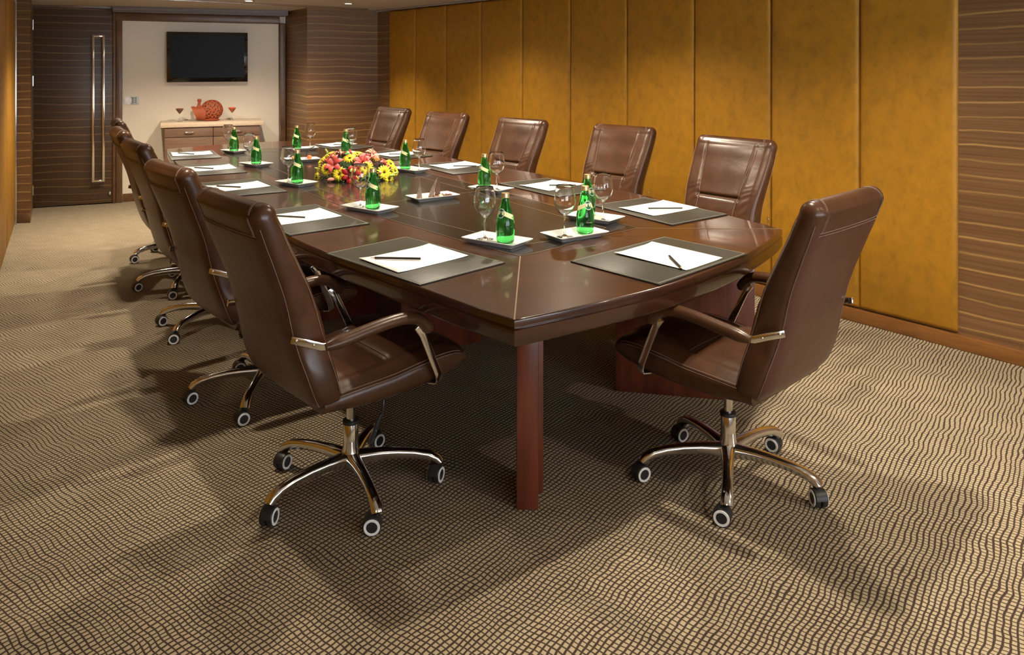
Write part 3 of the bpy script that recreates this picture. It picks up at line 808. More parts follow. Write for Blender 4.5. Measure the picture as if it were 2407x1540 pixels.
# star base
sbm = MB(); sbm.lathe([(.0001, .075), (.026, .076), (.034, .082), (.037, .100), (.033, .118), (.028, .140), (.0263, .165)], 24)
for k in range(5):
    a = 2*PI*k/5; R = Matrix.Rotation(a, 3, 'Z'); rings = []
    for r_, zc, w, h in ((.015, .100, .027, .027), (.05, .104, .0245, .0235), (.10, .107, .0210, .0205), (.16, .106, .0185, .0185), (.22, .100, .0175, .0175), (.265, .090, .0185, .0185), (.292, .078, .0205, .0190), (.305, .064, .0210, .017)):
        ring = []
        for j in range(14):
            t = 2*PI*j/14; c, s_ = math.cos(t), math.sin(t)
            x = w*math.copysign(abs(c)**.75, c); zz = h*math.copysign(abs(s_)**.75, s_)
            if s_ < 0: x *= .72
            tl = 0 if r_ < .25 else (r_-.25)*1.4/.055
            tl = min(tl, 1.0)
            ring.append(R @ Vector((r_+zz*math.sin(tl*1.0)*1.0, x, zc+zz*math.cos(tl*1.0))))
        rings.append(ring)
    sbm.loft(rings)
base = sbm.build('star_base', 'chrome', CH, ang=60)
def caster_mesh():
    c = MB(); c.mi = 0
    c.lathe([(.008, .040), (.008, .062)], 12, cap=True)
    RX = Matrix.Rotation(PI/2, 3, 'Y')
    for s in (-1, 1):
        c.mi = 0
        c.lathe([(.0001, 0), (.026, 0), (.0285, .003), (.0285, .016), (.0262, .019), (.0001, .019)], 26, (s*.003, -.014, .0285), Matrix.Rotation(s*PI/2, 3, 'Y'))
        c.mi = 1
        c.lathe([(.0172, .0175), (.0180, .0208), (.0248, .0208), (.0268, .0170)], 26, (s*.003, -.014, .0285), Matrix.Rotation(s*PI/2, 3, 'Y'))
    c.mi = 0
    hood = []
    for x in (-.019, -.012, .012, .019):
        rr_ = .031 if abs(x) < .015 else .0295
        hood.append([Vector((x, -.014+rr_*math.cos(t), .0285+rr_*math.sin(t))) for t in [math.radians(q) for q in range(10, 176, 15)]]+[Vector((x, -.014+.012*math.cos(t), .034+.012*math.sin(t))) for t in [math.radians(q) for q in range(175, 9, -15)]])
    c.loft(hood)
    return c
cast0 = None
def set_casters(b, yaws):
    """five casters under the ends of the star base b; yaws are world directions of the wheel axle"""
    global cast0
    for k in range(5):
        a = 2*PI*k/5
        if cast0 is None:
            c = caster_mesh().build('caster', ['blackplastic', 'whiteplastic'], b); cast0 = c
        else:
            c = cast0.copy(); COL.objects.link(c); c.parent = b
        c.location = (.300*math.cos(a), .300*math.sin(a), 0)
        c.rotation_euler = (0, 0, yaws[k]-b.rotation_euler.z-b.parent.rotation_euler.z)
lv = MB(); lv.tube(crom([(.13, .03, .378), (.175, .02, .376), (.192, .012, .358), (.196, .006, .325), (.190, .0, .30)], 4), .004, 8)
lever = lv.build('height_lever', 'blackplastic', CH)
gp = MB(); gp.tube([(.192, .001, .318), (.188, -.004, .300), (.176, -.014, .255), (.168, -.021, .226), (.166, -.023, .220)], [.006, .011, .016, .017, .010], 12, [.005, .007, .008, .008, .006])
grip = gp.build('grip', 'blackplastic', lever)

def plot_chair(root, x, y, th, base_ang, yaws):
    root.location = (x, y, 0); root.rotation_euler = (0, 0, math.radians(th-90))
    b = [c for c in root.children if c.name.split('.')[0] == 'star_base'][0]
    b.rotation_euler = (0, 0, math.radians(base_ang-(th-90)))
    set_casters(b, [math.radians(q) for q in yaws])
G1, G2, G3 = 'chairs along the aisle side of the table', 'chairs along the ochre wall side of the table', None
# name: x, y, heading, base angle, axle directions, label
chairs = [
 (-.560, 2.735, 41.5, 9, [-20, -40, -25, -10, -85], 'brown leather swivel chair at the camera end of the aisle row', G1),
 (-1.10, 3.515, 41, 56, [-30, -60, -40, -50, -75], 'brown leather swivel chair second from the camera in the aisle row', G1),
 (-1.66, 4.42, 36.5, 34, [-30, -50, -40, -70, -30], 'brown leather swivel chair in the middle of the aisle row', G1),
 (-2.14, 5.22, 32.5, 60, [-30, -50, -40, -60, -50], 'brown leather swivel chair fourth from the camera in the aisle row', G1),
 (-2.54, 6.0, 29.5, 2, [-30, -50, -40, -50, -60], 'brown leather swivel chair at the door end of the aisle row', G1),
 (.768, 2.796, 133.5, 38, [-130, -60, -65, -115, 5], 'reddish brown leather swivel chair standing alone at the curved near end of the table', None),
 (.94, 4.13, 221, 20, [-60]*5, 'brown leather swivel chair by the ochre wall closest to the camera', G2),
 (.46, 4.95, 226, 50, [-60]*5, 'brown leather swivel chair by the ochre wall, second from the camera', G2),
 (-.21, 5.62, 225, 10, [-60]*5, 'brown leather swivel chair in the middle of the row by the ochre wall', G2),
 (-.82, 6.34, 228, 30, [-60]*5, 'brown leather swivel chair by the ochre wall, second from the far end', G2),
 (-1.40, 7.09, 225, 0, [-60]*5, 'brown leather swivel chair by the ochre wall nearest the wooden pier', G2),
]
roots = []
for i, c in enumerate(chairs):
    r_ = CH if i == 0 else dup(CH)
    roots.append(r_)
for r_, (x, y, th, ba, yw, lab, grp) in zip(roots, chairs):
    r_['label'] = lab
    if grp: r_['group'] = grp
    elif 'group' in r_: del r_['group']
    plot_chair(r_, x, y, th, ba, yw)
# print on the lever grip of the first chair
pr = MB()
d1 = Vector((.022, .010, .045)).normalized()
for i, wdt in enumerate((.015, .013, .015, .012)):
    pr.box(Vector((.1835, -.0155, .268))+d1*(-.009*i), (wdt, .0008, .0032), Matrix.Rotation(.25, 3, 'Y'))
tx = pr.build('printed_text', 'whiteplastic', [c for c in CH.children if c.name.startswith('height_lever')][0], smooth=False)

# ------------------------------------------------------------------ desk pads, paper, pencils
PADS = {
'L1': [(-0.703, 2.969), (-0.438, 3.26), (-0.024, 2.835), (-0.299, 2.547)],
'L2': [(-1.292, 3.765), (-0.999, 4.009), (-0.636, 3.528), (-0.929, 3.283)],
'L3': [(-1.884, 4.712), (-1.584, 4.915), (-1.258, 4.415), (-1.541, 4.233)],
'L4': [(-2.348, 5.502), (-2.052, 5.7), (-1.746, 5.196), (-2.055, 5.018)],
'L5': [(-2.793, 6.361), (-2.479, 6.522), (-2.22, 6.019), (-2.536, 5.86)],
'N': [(0.211, 2.854), (0.63, 3.259), (0.887, 2.963), (0.477, 2.551)],
'R5': [(0.407, 3.984), (0.709, 4.211), (1.027, 3.743), (0.71, 3.492)],
'R4': [(-0.084, 4.713), (0.222, 4.931), (0.547, 4.45), (0.24, 4.232)],
'R3': [(-0.699, 5.581), (-0.394, 5.789), (-0.076, 5.303), (-0.38, 5.095)],
'R2': [(-1.213, 6.252), (-0.986, 6.521), (-0.618, 6.132), (-0.875, 5.861)],
'R1': [(-1.78, 6.85), (-1.598, 7.146), (-1.197, 6.809), (-1.378, 6.512)]}
PAPERS = {
'L1': [(-0.559, 2.871), (-0.327, 3.101), (-0.162, 2.92), (-0.388, 2.681)],
'L2': [(-1.19, 3.657), (-0.946, 3.868), (-0.795, 3.677), (-1.039, 3.466)],
'L3': [(-1.781, 4.576), (-1.542, 4.764), (-1.405, 4.58), (-1.635, 4.375)],
'L4': [(-2.252, 5.409), (-2.001, 5.563), (-1.874, 5.361), (-2.12, 5.191)],
'L5': [(-2.731, 6.3), (-2.462, 6.41), (-2.358, 6.208), (-2.616, 6.067)],
'N': [(0.382, 2.957), (0.557, 3.134), (0.772, 2.885), (0.6, 2.712)],
'R5': [(0.526, 3.881), (0.786, 4.092), (0.922, 3.892), (0.663, 3.682)],
'R4': [(0.042, 4.6), (0.244, 4.801), (0.431, 4.666), (0.205, 4.409)],
'R3': [(-0.583, 5.511), (-0.344, 5.738), (-0.201, 5.537), (-0.432, 5.314)],
'R2': [(-1.105, 6.202), (-0.896, 6.429), (-0.72, 6.262), (-0.93, 6.035)],
'R1': [(-1.733, 6.938), (-1.581, 7.11), (-1.377, 7.02), (-1.55, 6.748)]}
PENCILS = {
'L1': ([-0.517, 2.865], [-0.331, 2.851]), 'L2': ([-1.128, 3.664], [-0.952, 3.618]), 'L3': ([-1.721, 4.553], [-1.554, 4.506]),
'L4': ([-2.176, 5.361], [-2.014, 5.307]), 'L5': ([-2.658, 6.24], [-2.486, 6.152]), 'N': ([0.586, 2.708], [0.578, 2.892]),
'R5': ([0.851, 3.852], [0.666, 3.846]), 'R4': ([0.387, 4.577], [0.216, 4.577]), 'R3': ([-0.228, 5.443], [-0.406, 5.443]),
'R2': ([-0.795, 6.167], [-0.963, 6.152]), 'R1': ([-1.398, 6.903], [-1.559, 6.877])}
WHERE = {'L1': 'at the aisle-side place closest to the camera', 'L2': 'at the second aisle-side place from the camera', 'L3': 'at the middle place of the aisle side',
 'L4': 'at the fourth aisle-side place from the camera', 'L5': 'at the aisle-side place nearest the sideboard', 'N': 'on the curved near end of the table',
 'R5': 'at the ochre-wall-side place closest to the camera', 'R4': 'at the second ochre-wall-side place from the camera', 'R3': 'at the middle place of the ochre-wall side',
 'R2': 'at the ochre-wall-side place beyond the flowers', 'R1': 'at the ochre-wall-side place nearest the wooden pier'}
for k in PADS:
    q = [Vector((x, y, 0)) for x, y in PADS[k]]; c = sum(q, Vector())/4; e = (q[2]-q[1]); an = math.atan2(e.y, e.x)
    R = Matrix.Rotation(-an, 3, 'Z'); loc = [R @ (p-c) for p in q]
    if area(loc) < 0: loc.reverse()
    root = thing('desk_pad', 'olive black leather desk pad '+WHERE[k], 'desk pad', (c.x, c.y, TZ), an, 'desk pads round the table')
    m_ = MB(); m_.prism(loc, .0003 if k != 'N' else .0003, .0055); m_.build('leather_sheet', 'pad', root, bevel=.0016)
    ins = inset(loc, .009); m_ = MB(); L = ins+[ins[0]]
    m_.tube([Vector((p.x, p.y, .0056)) for p in L], .0010, 5); m_.build('stitching', 'padthread', root)
    q = [Vector((x, y, 0)) for x, y in PAPERS[k]]; c2 = sum(q, Vector())/4; loc = [R @ (p-c2) for p in q]
    if area(loc) < 0: loc.reverse()
    pp = thing('note_paper', 'white sheet of note paper '+WHERE[k], 'paper', (c2.x, c2.y, TZ+.0055), an, 'note paper on the desk pads')
    # a softly curled sheet
    m_ = MB(); N = 10; g_ = []
    for i in range(N+1):
        for j in range(N+1):
            u, v = i/N, j/N; p = loc[0]*(1-u)*(1-v)+loc[1]*u*(1-v)+loc[2]*u*v+loc[3]*(1-u)*v
            lift = .006*(max(0, abs(u-.5)*2-.55)**2)*4*(.4+.6*v)
            g_.append(Vector((p.x, p.y, .0012+lift)))
    fs = [(i*(N+1)+j, (i+1)*(N+1)+j, (i+1)*(N+1)+j+1, i*(N+1)+j+1) for i in range(N) for j in range(N)]
    m_.add(g_, fs); o = m_.build('sheet', 'paper', pp); so_ = o.modifiers.new('t', 'SOLIDIFY'); so_.thickness = .0009; so_.offset = -1
    if k in ('L1', 'N'):
        lg = MB(); cc = (loc[2] if k == 'L1' else loc[0]); ccn = cc*.86
        lg.lathe([(.0045, .0006), (.006, .0006)], 16, (ccn.x, ccn.y, .0032)); lg.box((ccn.x+.012, ccn.y, .0036), (.008, .0012, .0003)); lg.build('letterhead_mark', 'label_white' if k == 'N' else 'orange', pp, smooth=False)
    a, b = (Vector((*p, TZ+.0055+.0085)) for p in PENCILS[k]); d = (b-a); ln = d.length; d.normalize()
    pc = thing('pencil', 'black pencil lying on the paper '+WHERE[k], 'pencil', a, math.atan2(d.y, d.x), 'pencils on the note paper')
    m_ = MB(); m_.tube([(.018, 0, 0), (ln, 0, 0)], .0044, 6); m_.build('barrel', 'pencil', pc, smooth=False)
    m_ = MB(); m_.tube([(.005, 0, 0), (.018, 0, 0)], [.0012, .0036], 8); m_.build('sharpened_tip', 'pencilwood', pc)
    m_ = MB(); m_.tube([(0, 0, 0), (.005, 0, 0)], [.0003, .0012], 8); m_.build('lead', 'graphite', pc)

# ------------------------------------------------------------------ plates
def plate_mesh(hx, hy, h=.021):
    m_ = MB()
    def rr(fx, fy, z, r=.012):
        pts = []
        for cx_, cy_, a0 in ((1, 1, 0), (-1, 1, 90), (-1, -1, 180), (1, -1, 270)):
            for k in range(5):
                a = math.radians(a0+90*k/4); pts.append(Vector((cx_*(fx-r)+r*math.cos(a), cy_*(fy-r)+r*math.sin(a), z)))
        return pts
    f = [(.026, 0, .006), (.024, .0015, .007), (.020, .006, .008), (.0175, .0065, .008), (.010, .0135, .009), (.0075, .014, .009), (0, h, .010), (0, h+.0018, .010), (.004, h+.002, .008), (.030, .0065, .006), (.034, .0055, .006)]
    m_.loft([rr(hx-i, hy-i, z, r) for i, z, r in f], True); return m_
def corners_plate(L, Tt, R_, B, z=TZ+.021):
    P = [None if p is None else fl(p[0], p[1], z) for p in (L, Tt, R_, B)]
    for i in range(4):
        if P[i] is None: P[i] = P[(i+1) % 4]+P[i-1]-P[(i+2) % 4]
    c = sum(P, Vector())/4; return c
# name: centre, half sizes (short, long), direction of long side (deg), label
def corn(*a): c = corners_plate(*a); return (c.x, c.y)
plates = {
'P1': (corn((1088, 554), None, (1251.5, 568), (1196, 584)), .075, .128, -35, 'rectangular white plate carrying glass and bottle at the near tip of the dark inlay'),
'P2': (corn((1272, 551), None, (1428, 542.5), (1330, 571.6)), .075, .128, 34, 'rectangular white plate with bottle and glass facing the curved near end'),
'P3': (corn((1330, 500), None, (1466, 515.7), (1416, 528)), .074, .125, -38, 'white plate half hidden behind the near green bottle on the ochre-wall side'),
'P4': (corn((1105, 436), None, (1204.6, 446.5), (1162, 455)), .070, .118, -40, 'white plate behind the nearest wine glass beside the chocolate plate'),
'P6': (corn((809, 477.6), (859.5, 468), (928, 492), (879, 505)), .074, .135, -36, 'white plate in front of the flower arrangement on the aisle side'),
'P7': (corn((658, 421), (693, 416), (741, 429.4), (696, 442.7)), .074, .115, -38, 'white plate left of the flower arrangement with bottle and glass'),
'P8': (corn((572, 380), None, (633, 387), (596, 397)), .074, .108, -40, 'white plate on the aisle side, second from the sideboard end'),
'P9': (corn((528.5, 350.6), None, (574, 356), (543, 362)), .070, .104, -40, 'white plate on the aisle side nearest the sideboard'),
'P10': (corn((922, 393), None, (1007.6, 399), (970, 410)), .074, .125, -40, 'white plate to the ochre-wall side of the flower arrangement'),
'P12': ((-1.735, 6.56), .074, .112, 25, 'white plate farthest on the ochre-wall side holding a bottle and glass'),
'P13': ((-1.28, 6.18), .074, .112, -50, 'white plate hidden behind the flower arrangement under bottle and glass'),
}
PT = .0065
for k, (c, hx, hy, an, lab) in plates.items():
    o = plate_mesh(hy, hx).build('serving_plate', 'porcelain', None, ang=30, loc=(c[0], c[1], TZ+.0016), rotz=math.radians(an)); tag(o, lab, 'plate', 'white plates with drinks')

# ------------------------------------------------------------------ bottles and wine glasses
BP = [(.0001, .003), (.026, .002), (.0335, .005), (.0358, .014), (.0372, .040), (.0378, .062), (.0366, .082), (.0330, .103), (.0272, .124), (.0210, .145), (.0163, .163), (.0140, .177), (.0138, .184), (.0150, .186), (.0150, .189)]
def brad(z):
    for (r0, z0), (r1, z1) in zip(BP[1:], BP[2:]):
        if z0 <= z <= z1: return r0+(r1-r0)*(z-z0)/(z1-z0)
    return .014
def bsurf(s, z, e=.0007):
    r = brad(z)+e; a = s/r; return Vector((r*math.cos(a), r*math.sin(a), z))
bottle = thing('water_bottle', '', 'bottle', (0, 0, 0))
m_ = MB(); m_.lathe(BP+[(.0001, .189)], 32); glass_b = m_.build('glass_body', 'greenglass', bottle, ang=80)
m_ = MB(); m_.lathe([(.0155, .181), (.0158, .183), (.0158, .196), (.0148, .1995), (.0001, .2)], 28); m_.lathe([(.0162, .1815), (.0165, .184), (.0162, .1865)], 28); m_.build('cap', 'brass', bottle)
lab_ = MB()
def disc(mb, s0, z0, rs, rz, e, inner=0.0):
    n = 28; vs = []
    for k in range(n):
        a = 2*PI*k/n; vs.append(bsurf(s0+rs*math.cos(a), z0+rz*math.sin(a), e))
    if inner:
        for k in range(n):
            a = 2*PI*k/n; vs.append(bsurf(s0+rs*inner*math.cos(a), z0+rz*inner*math.sin(a), e))
        mb.add(vs, [(k, (k+1) % n, (k+1) % n+n, k+n) for k in range(n)])
    else:
        vs.append(bsurf(s0, z0, e+.0004)); mb.add(vs, [(k, (k+1) % n, n) for k in range(n)])
lab_.mi = 0; disc(lab_, 0, .122, .0150, .0165, .0007)
lab_.mi = 1; disc(lab_, 0, .122, .0170, .0185, .0011, .88)
def band(mb, s0, s1, za, zb_, w):
    n = 12; vs = []
    for k in range(n+1):
        t = k/n; s_ = s0+(s1-s0)*t; zc = za+(zb_-za)*t; vs += [bsurf(s_, zc-w/2, .0006), bsurf(s_, zc+w/2, .0006)]
    mb.add(vs, [(2*k, 2*k+2, 2*k+3, 2*k+1) for k in range(n)])
lab_.build('emblem', ['label_green', 'label_white'], bottle, ang=60)
lab_ = MB(); n = 30; vs = []
for k in range(n+1):
    s_ = -.060+.120*k/n; zc = .128-abs(s_)*.40; vs += [bsurf(s_, zc-.0085, .0004), bsurf(s_, zc+.0085, .0004)]
lab_.add(vs, [(2*k, 2*k+2, 2*k+3, 2*k+1) for k in range(n)])
lab_.build('neck_band', 'label_yellow', bottle, ang=60)
fc = bpy.data.curves.new('t', 'FONT'); fc.body = 'Perrier'; fc.size = .0115; fc.align_x = 'CENTER'; fc.shear = .25; fc.offset = .00012; fc.resolution_u = 3
fo = bpy.data.objects.new('t', fc); COL.objects.link(fo)
bpy.context.view_layer.update(); dg = bpy.context.evaluated_depsgraph_get()
tm_ = fo.evaluated_get(dg).to_mesh(); tv_ = [v.co.copy() for v in tm_.vertices]; tf_ = [tuple(p.vertices) for p in tm_.polygons]
fo.evaluated_get(dg).to_mesh_clear(); bpy.data.objects.remove(fo)
m_ = MB(); m_.add([bsurf(v.x, .1245+v.y+v.x*.12, .0016) for v in tv_], tf_); m_.build('brand_lettering', 'label_white', bottle, smooth=False)
m_ = MB(); m_.add([bsurf(v.x*.9, .049+v.y*.9, .0009) for v in tv_], tf_); m_.build('body_lettering', 'padthread', bottle, smooth=False)

wg = thing('wine_glass', '', 'glass', (0, 0, 0))
outp = [(.0001, .0005), (.034, .0005), (.0352, .0014), (.030, .0030), (.012, .0060), (.0048, .012), (.0034, .030), (.0033, .070), (.0046, .086), (.012, .0925), (.026, .102), (.039, .120), (.0448, .140), (.0452, .156), (.0425, .178), (.0372, .202), (.0345, .214)]
inp = [(.0335, .2142), (.0362, .202), (.0415, .178), (.0442, .156), (.0438, .140), (.038, .121), (.025, .1038), (.010, .0948), (.0001, .0935)]
m_ = MB(); m_.lathe(outp+inp, 40); m_.build('glass', 'glass', wg, ang=80)
PAIR = {'1': 'P1', '2': 'P2', '3': 'P3', '4': 'P4', '5': 'P6', '6': 'P7', '7': 'P8', '8': 'P9', '9': 'P10', '10': 'P12', '11': 'P13'}
def seat_on(k, p, back=0.0):
    """keep a bottle or glass inside the flat of its plate"""
    c, hx, hy, an, _ = plates[PAIR[k[1:]]]
    f = 1+back/p[1]; p = Vector((p[0]*f, p[1]*f)); a = math.radians(an); u = Vector((math.cos(a), math.sin(a))); v = Vector((-u.y, u.x))
    d = p-Vector(c); al = max(-(hy-.058), min(hy-.058, d.dot(u))); pe = max(-(hx-.058), min(hx-.058, d.dot(v)))
    return Vector(c)+u*al+v*pe, u, al, pe
# bottle spot, facing angle of the emblem (deg), height of support, label
SPB = {
'b1': ((-.026, 3.105), -128, 'green glass water bottle on the plate nearest the table corner'),
'b2': ((.302, 3.294), -68, 'green glass water bottle in front of its twin, facing the curved near end'),
'b3': ((.359, 3.643), -50, 'green glass water bottle mostly hidden behind the near bottle, by the ochre wall side'),
'b4': ((-.154, 4.482), -150, 'green glass water bottle behind the nearest wine glass on the ochre-wall side'),
'b5': ((-.673, 3.847), -140, 'green glass water bottle in front of the flowers'),
'b6': ((-1.262, 4.675), -140, 'green glass water bottle left of the flowers on the aisle side'),
'b7': ((-1.792, 5.55), -140, 'green glass water bottle on the aisle side, second from the sideboard'),
'b8': ((-2.244, 6.362), -140, 'green glass water bottle on the aisle side nearest the sideboard'),
'b9': ((-.712, 5.302), -160, 'green glass water bottle to the ochre-wall side of the flowers'),
'b10': ((-1.785, 6.521), -150, 'green glass water bottle farthest on the ochre-wall side'),
'b11': ((-1.309, 6.152), -150, 'green glass water bottle half hidden behind the flowers')}
for i, (k, (p, an, lab)) in enumerate(SPB.items()):
    r_ = bottle if i == 0 else dup(bottle)
    p = seat_on(k, p, .028)[0]
    r_.location = (p[0], p[1], TZ+.0016+PT-.0015); r_.rotation_euler = (0, 0, math.radians(an)); r_['label'] = lab; r_['group'] = 'water bottles on the table'
SPG = {
'g1': ((-.111, 3.197), 'empty wine glass on the plate nearest the table corner'),
'g2': ((.217, 3.238), 'empty wine glass left of the near bottle facing the curved end'),
'g3': ((.403, 3.555), 'empty wine glass right of the paired bottles, towards the ochre wall'),
'g4': ((-.085, 4.43), 'empty wine glass beside the bottle behind the chocolate plate'),
'g5': ((-.742, 3.917), 'empty wine glass standing in front of the flowers'),
'g6': ((-1.335, 4.755), 'empty wine glass left of the flowers on the aisle side'),
'g7': ((-1.868, 5.66), 'empty wine glass on the aisle side, second from the sideboard'),
'g8': ((-2.285, 6.42), 'empty wine glass on the aisle side nearest the sideboard'),
'g9': ((-.650, 5.37), 'empty wine glass to the ochre-wall side of the flowers'),
'g10': ((-1.735, 6.60), 'empty wine glass farthest on the ochre-wall side'),
'g11': ((-1.245, 6.19), 'empty wine glass behind the flowers')}
for i, (k, (p, lab)) in enumerate(SPG.items()):
    r_ = wg if i == 0 else dup(wg)
    kb_ = 'b'+k[1:]; q, u, al, pe = seat_on(k, p); qb, _, alb, _ = seat_on(kb_, SPB[kb_][0], .028)
    if (q-qb).length < .086:
        pl_ = plates[PAIR[k[1:]]]; sgn = 1 if al > alb else -1
        q = Vector(pl_[0])+u*(sgn*(pl_[2]-.056))+(q-Vector(pl_[0])-u*al)
        if (q-qb).length < .086: q = qb+u*sgn*.088
    p = q
    r_.location = (p[0], p[1], TZ+.0016+PT-.001); r_['label'] = lab; r_['group'] = 'wine glasses on the table'

# ------------------------------------------------------------------ plates of sweets
def sweets(c, an, lab, kind):
    t = thing('sweets_plate', lab, 'plate', (c[0], c[1], TZ+.0016), math.radians(an), 'plates of sweets')
    plate_mesh(.130, .072).build('plate', 'porcelain', t, ang=30)
    return t
c5 = corn((955, 460), (1042, 447), (1080, 457), (989, 475))
t5 = sweets(c5, 34, 'rectangular white plate of chocolates with three tall pointed chocolate shards', 0)
def on(t, x, y, z=.0075): return t.matrix_basis @ Vector((x, y, z))
def top(name, lab, cat, mb, m, loc, rz, grp): o = mb.build(name, m, None, loc=loc, rotz=rz); tag(o, lab, cat, grp); return o
for i, (x, y, lx, h, lab) in enumerate(((-.095, -.03, .004, .088, 'leftmost pointed chocolate shard standing on the sweets plate'), (-.02, -.02, .035, .096, 'middle pointed chocolate shard leaning on the sweets plate'), (.035, .012, .014, .092, 'rightmost pointed chocolate shard, darkest of the three'))):
    m_ = MB(); rings = []; h *= 1.15
    for k in range(9):
        t_ = k/8; w = .017*(1-t_)**.8+.0008; xx = lx*t_**1.5
        rings.append([Vector((xx-w, -.002, h*t_)), Vector((xx+w*.9, -.002, h*t_)), Vector((xx+w*.9, .002, h*t_)), Vector((xx-w, .002, h*t_))])
    m_.loft(rings)
    top('chocolate_shard', lab, 'chocolate', m_, 'chocolate' if i == 2 else plain_wood('swirled chocolate %d' % i, (.10, .05, .03), (.42, .32, .24), .35, (60, 60, 60)), on(t5, x, y), math.radians(20), 'chocolate shards')
sw = [(-.07, -.035, 'c'), (-.05, -.01, 'c'), (-.075, .0, 'c'), (-.005, -.035, 'd'), (.015, -.03, 'd'), (.03, -.04, 'c'), (.055, -.02, 'd'), (.06, .005, 'd'), (.08, -.005, 'd'), (.095, -.018, 'd'), (-.10, .0, 'c'), (.04, -.012, 'c')]
for i, (x, y, k) in enumerate(sw):
    m_ = MB(); m_.ball((0, 0, .008), (.0125, .0115, .0085), 14, 8)
    o = m_.build('truffle', 'creamchoc' if k == 'c' else 'chocolate', None, loc=on(t5, x, y), rotz=i); tag(o, ('small cream coloured sweet' if k == 'c' else 'small brown chocolate')+' on the plate of shards', 'sweet', 'cream sweets on the plate' if k == 'c' else 'brown chocolates on the plate')
c6 = fl(708, 374, TZ+.02)
t6 = sweets((c6.x, c6.y), 28, 'white sweets plate behind the flowers with orange sweets and curved dark sticks', 1)
for i, (x, y, lab) in enumerate(((.06, .0, 'orange ball sweet at the right on the far sweets plate'), (-.045, -.0, 'orange ball sweet seen beside the bottle on the far sweets plate'))):
    m_ = MB(); m_.ball((0, 0, .019), .019, 16, 10); top('orange_sweet', lab, 'sweet', m_, 'orange', on(t6, x, y), 0, 'orange sweets')
for i, (x, y, d, lab) in enumerate(((.036, .0, 1, 'dark chocolate stick curving to the right on the far sweets plate'), (-.075, .0, -1, 'dark chocolate stick curving to the left on the far sweets plate'))):
    m_ = MB(); m_.tube(crom([(0, 0, .0), (.0, 0, .035), (.012, 0, .065), (.038, 0, .090), (.062, 0, .102)], 4), [.003]*17, 8); o = top('chocolate_stick', lab, 'chocolate', m_, 'darkchoc', on(t6, x, y), 0 if d > 0 else PI, 'curved chocolate sticks')

# ------------------------------------------------------------------ flower arrangement
fcx = fl(838, 420, TZ)
fa = thing('flower_arrangement', 'low arrangement of yellow gerberas and coral lilies in the middle of the table', 'flowers', (fcx.x, fcx.y, TZ))
def fpos(px, py, Y):
    return Vector(((px-CXP)/FPX*Y, Y, EYE-(py-HZ)/FPX*Y))-Vector((fcx.x, fcx.y, TZ))
def orient(nrm, roll=0.0):
    z = Vector(nrm).normalized(); x = z.cross(Vector((0, 0, 1)));
    if x.length < 1e-3: x = Vector((1, 0, 0))
    x.normalize(); y = z.cross(x); R = Matrix((x, y, z)).transposed(); return R @ Matrix.Rotation(roll, 3, 'Z')
def petal(mb, R, c, L, w, lift0, lift1, curl, ang, seg=6, pointed=False):
    rings = []; ca, sa = math.cos(ang), math.sin(ang)
    for i in range(seg+1):
        t = i/seg; r_ = .006+L*t
        ww = w*(math.sin(PI*min(1, t*.80+.16))**(.7 if not pointed else 1.25)) if not pointed else w*max(.03, math.sin(PI*(t*.92+.06)))
        if not pointed and t > .95: ww = w*.45
        zz = lift0*t+lift1*math.sin(t*PI)-curl*t**3
        rr_ = r_*(1-.25*max(0, curl*3)*t*t)
        a = Vector((rr_*ca-ww*sa, rr_*sa+ww*ca, zz+.15*ww)); b = Vector((rr_*ca, rr_*sa, zz-.1*ww)); d = Vector((rr_*ca+ww*sa, rr_*sa-ww*ca, zz+.15*ww))
        rings.append([c+R @ a, c+R @ b, c+R @ d])
    o = len(mb.v); vs = [p for r in rings for p in r]; fs = []
    for i in range(seg):
        for j in range(2): fs.append((i*3+j, i*3+j+1, (i+1)*3+j+1, (i+1)*3+j))
    mb.add(vs, fs)
def gerbera(px, py, Y, nrm, R0=.030):
    R0 *= 1.18
    c = fpos(px, py, Y); Rm = orient(nrm, random.random()); m_ = MB()
    for ly, n_p, L, l0 in ((0, 15, R0, .004), (1, 14, R0*.86, .010)):
        for k in range(n_p): petal(m_, Rm, c, L*random.uniform(.92, 1.05), R0*.155, l0, .003, .006, 2*PI*(k+.5*ly)/n_p+random.uniform(-.05, .05), 4)
    o = m_.build('gerbera', 'petal_y', fa, ang=80); so_ = o.modifiers.new('t', 'SOLIDIFY'); so_.thickness = .0008
    d_ = MB(); d_.ball(c+Rm @ Vector((0, 0, .003)), Vector((.0078, .0078, .0045)), 14, 8, None); d_.build('flower_centre', 'core', o)
    st_ = MB(); st_.tube([c-Rm @ Vector((0, 0, .002)), c*.55+Vector((0, 0, .0)), Vector((c.x*.2, c.y*.2, .03))], .0022, 6); st_.build('stem', 'leaf', o)
def lily(px, py, Y, nrm, m='petal_p', L=.055):
    L *= 1.12
    c = fpos(px, py, Y); Rm = orient(nrm, random.random()*2); m_ = MB()
    for k in range(6): petal(m_, Rm, c, L*(1.1 if k % 2 else 1.0), L*.26, L*.50, L*.10, L*.50, PI/3*k, 8, True)
    o = m_.build('lily', m, fa, ang=80); so_ = o.modifiers.new('t', 'SOLIDIFY'); so_.thickness = .0009
    s_ = MB()
    for k in range(6):
        a = PI/3*k+.3; s_.tube([c, c+Rm @ Vector((.008*math.cos(a), .008*math.sin(a), .02)), c+Rm @ Vector((.013*math.cos(a), .013*math.sin(a), .034))], .0006, 5); s_.ball(c+Rm @ Vector((.013*math.cos(a), .013*math.sin(a), .035)), .0020, 6, 4)
    s_.build('stamen', 'core', o)
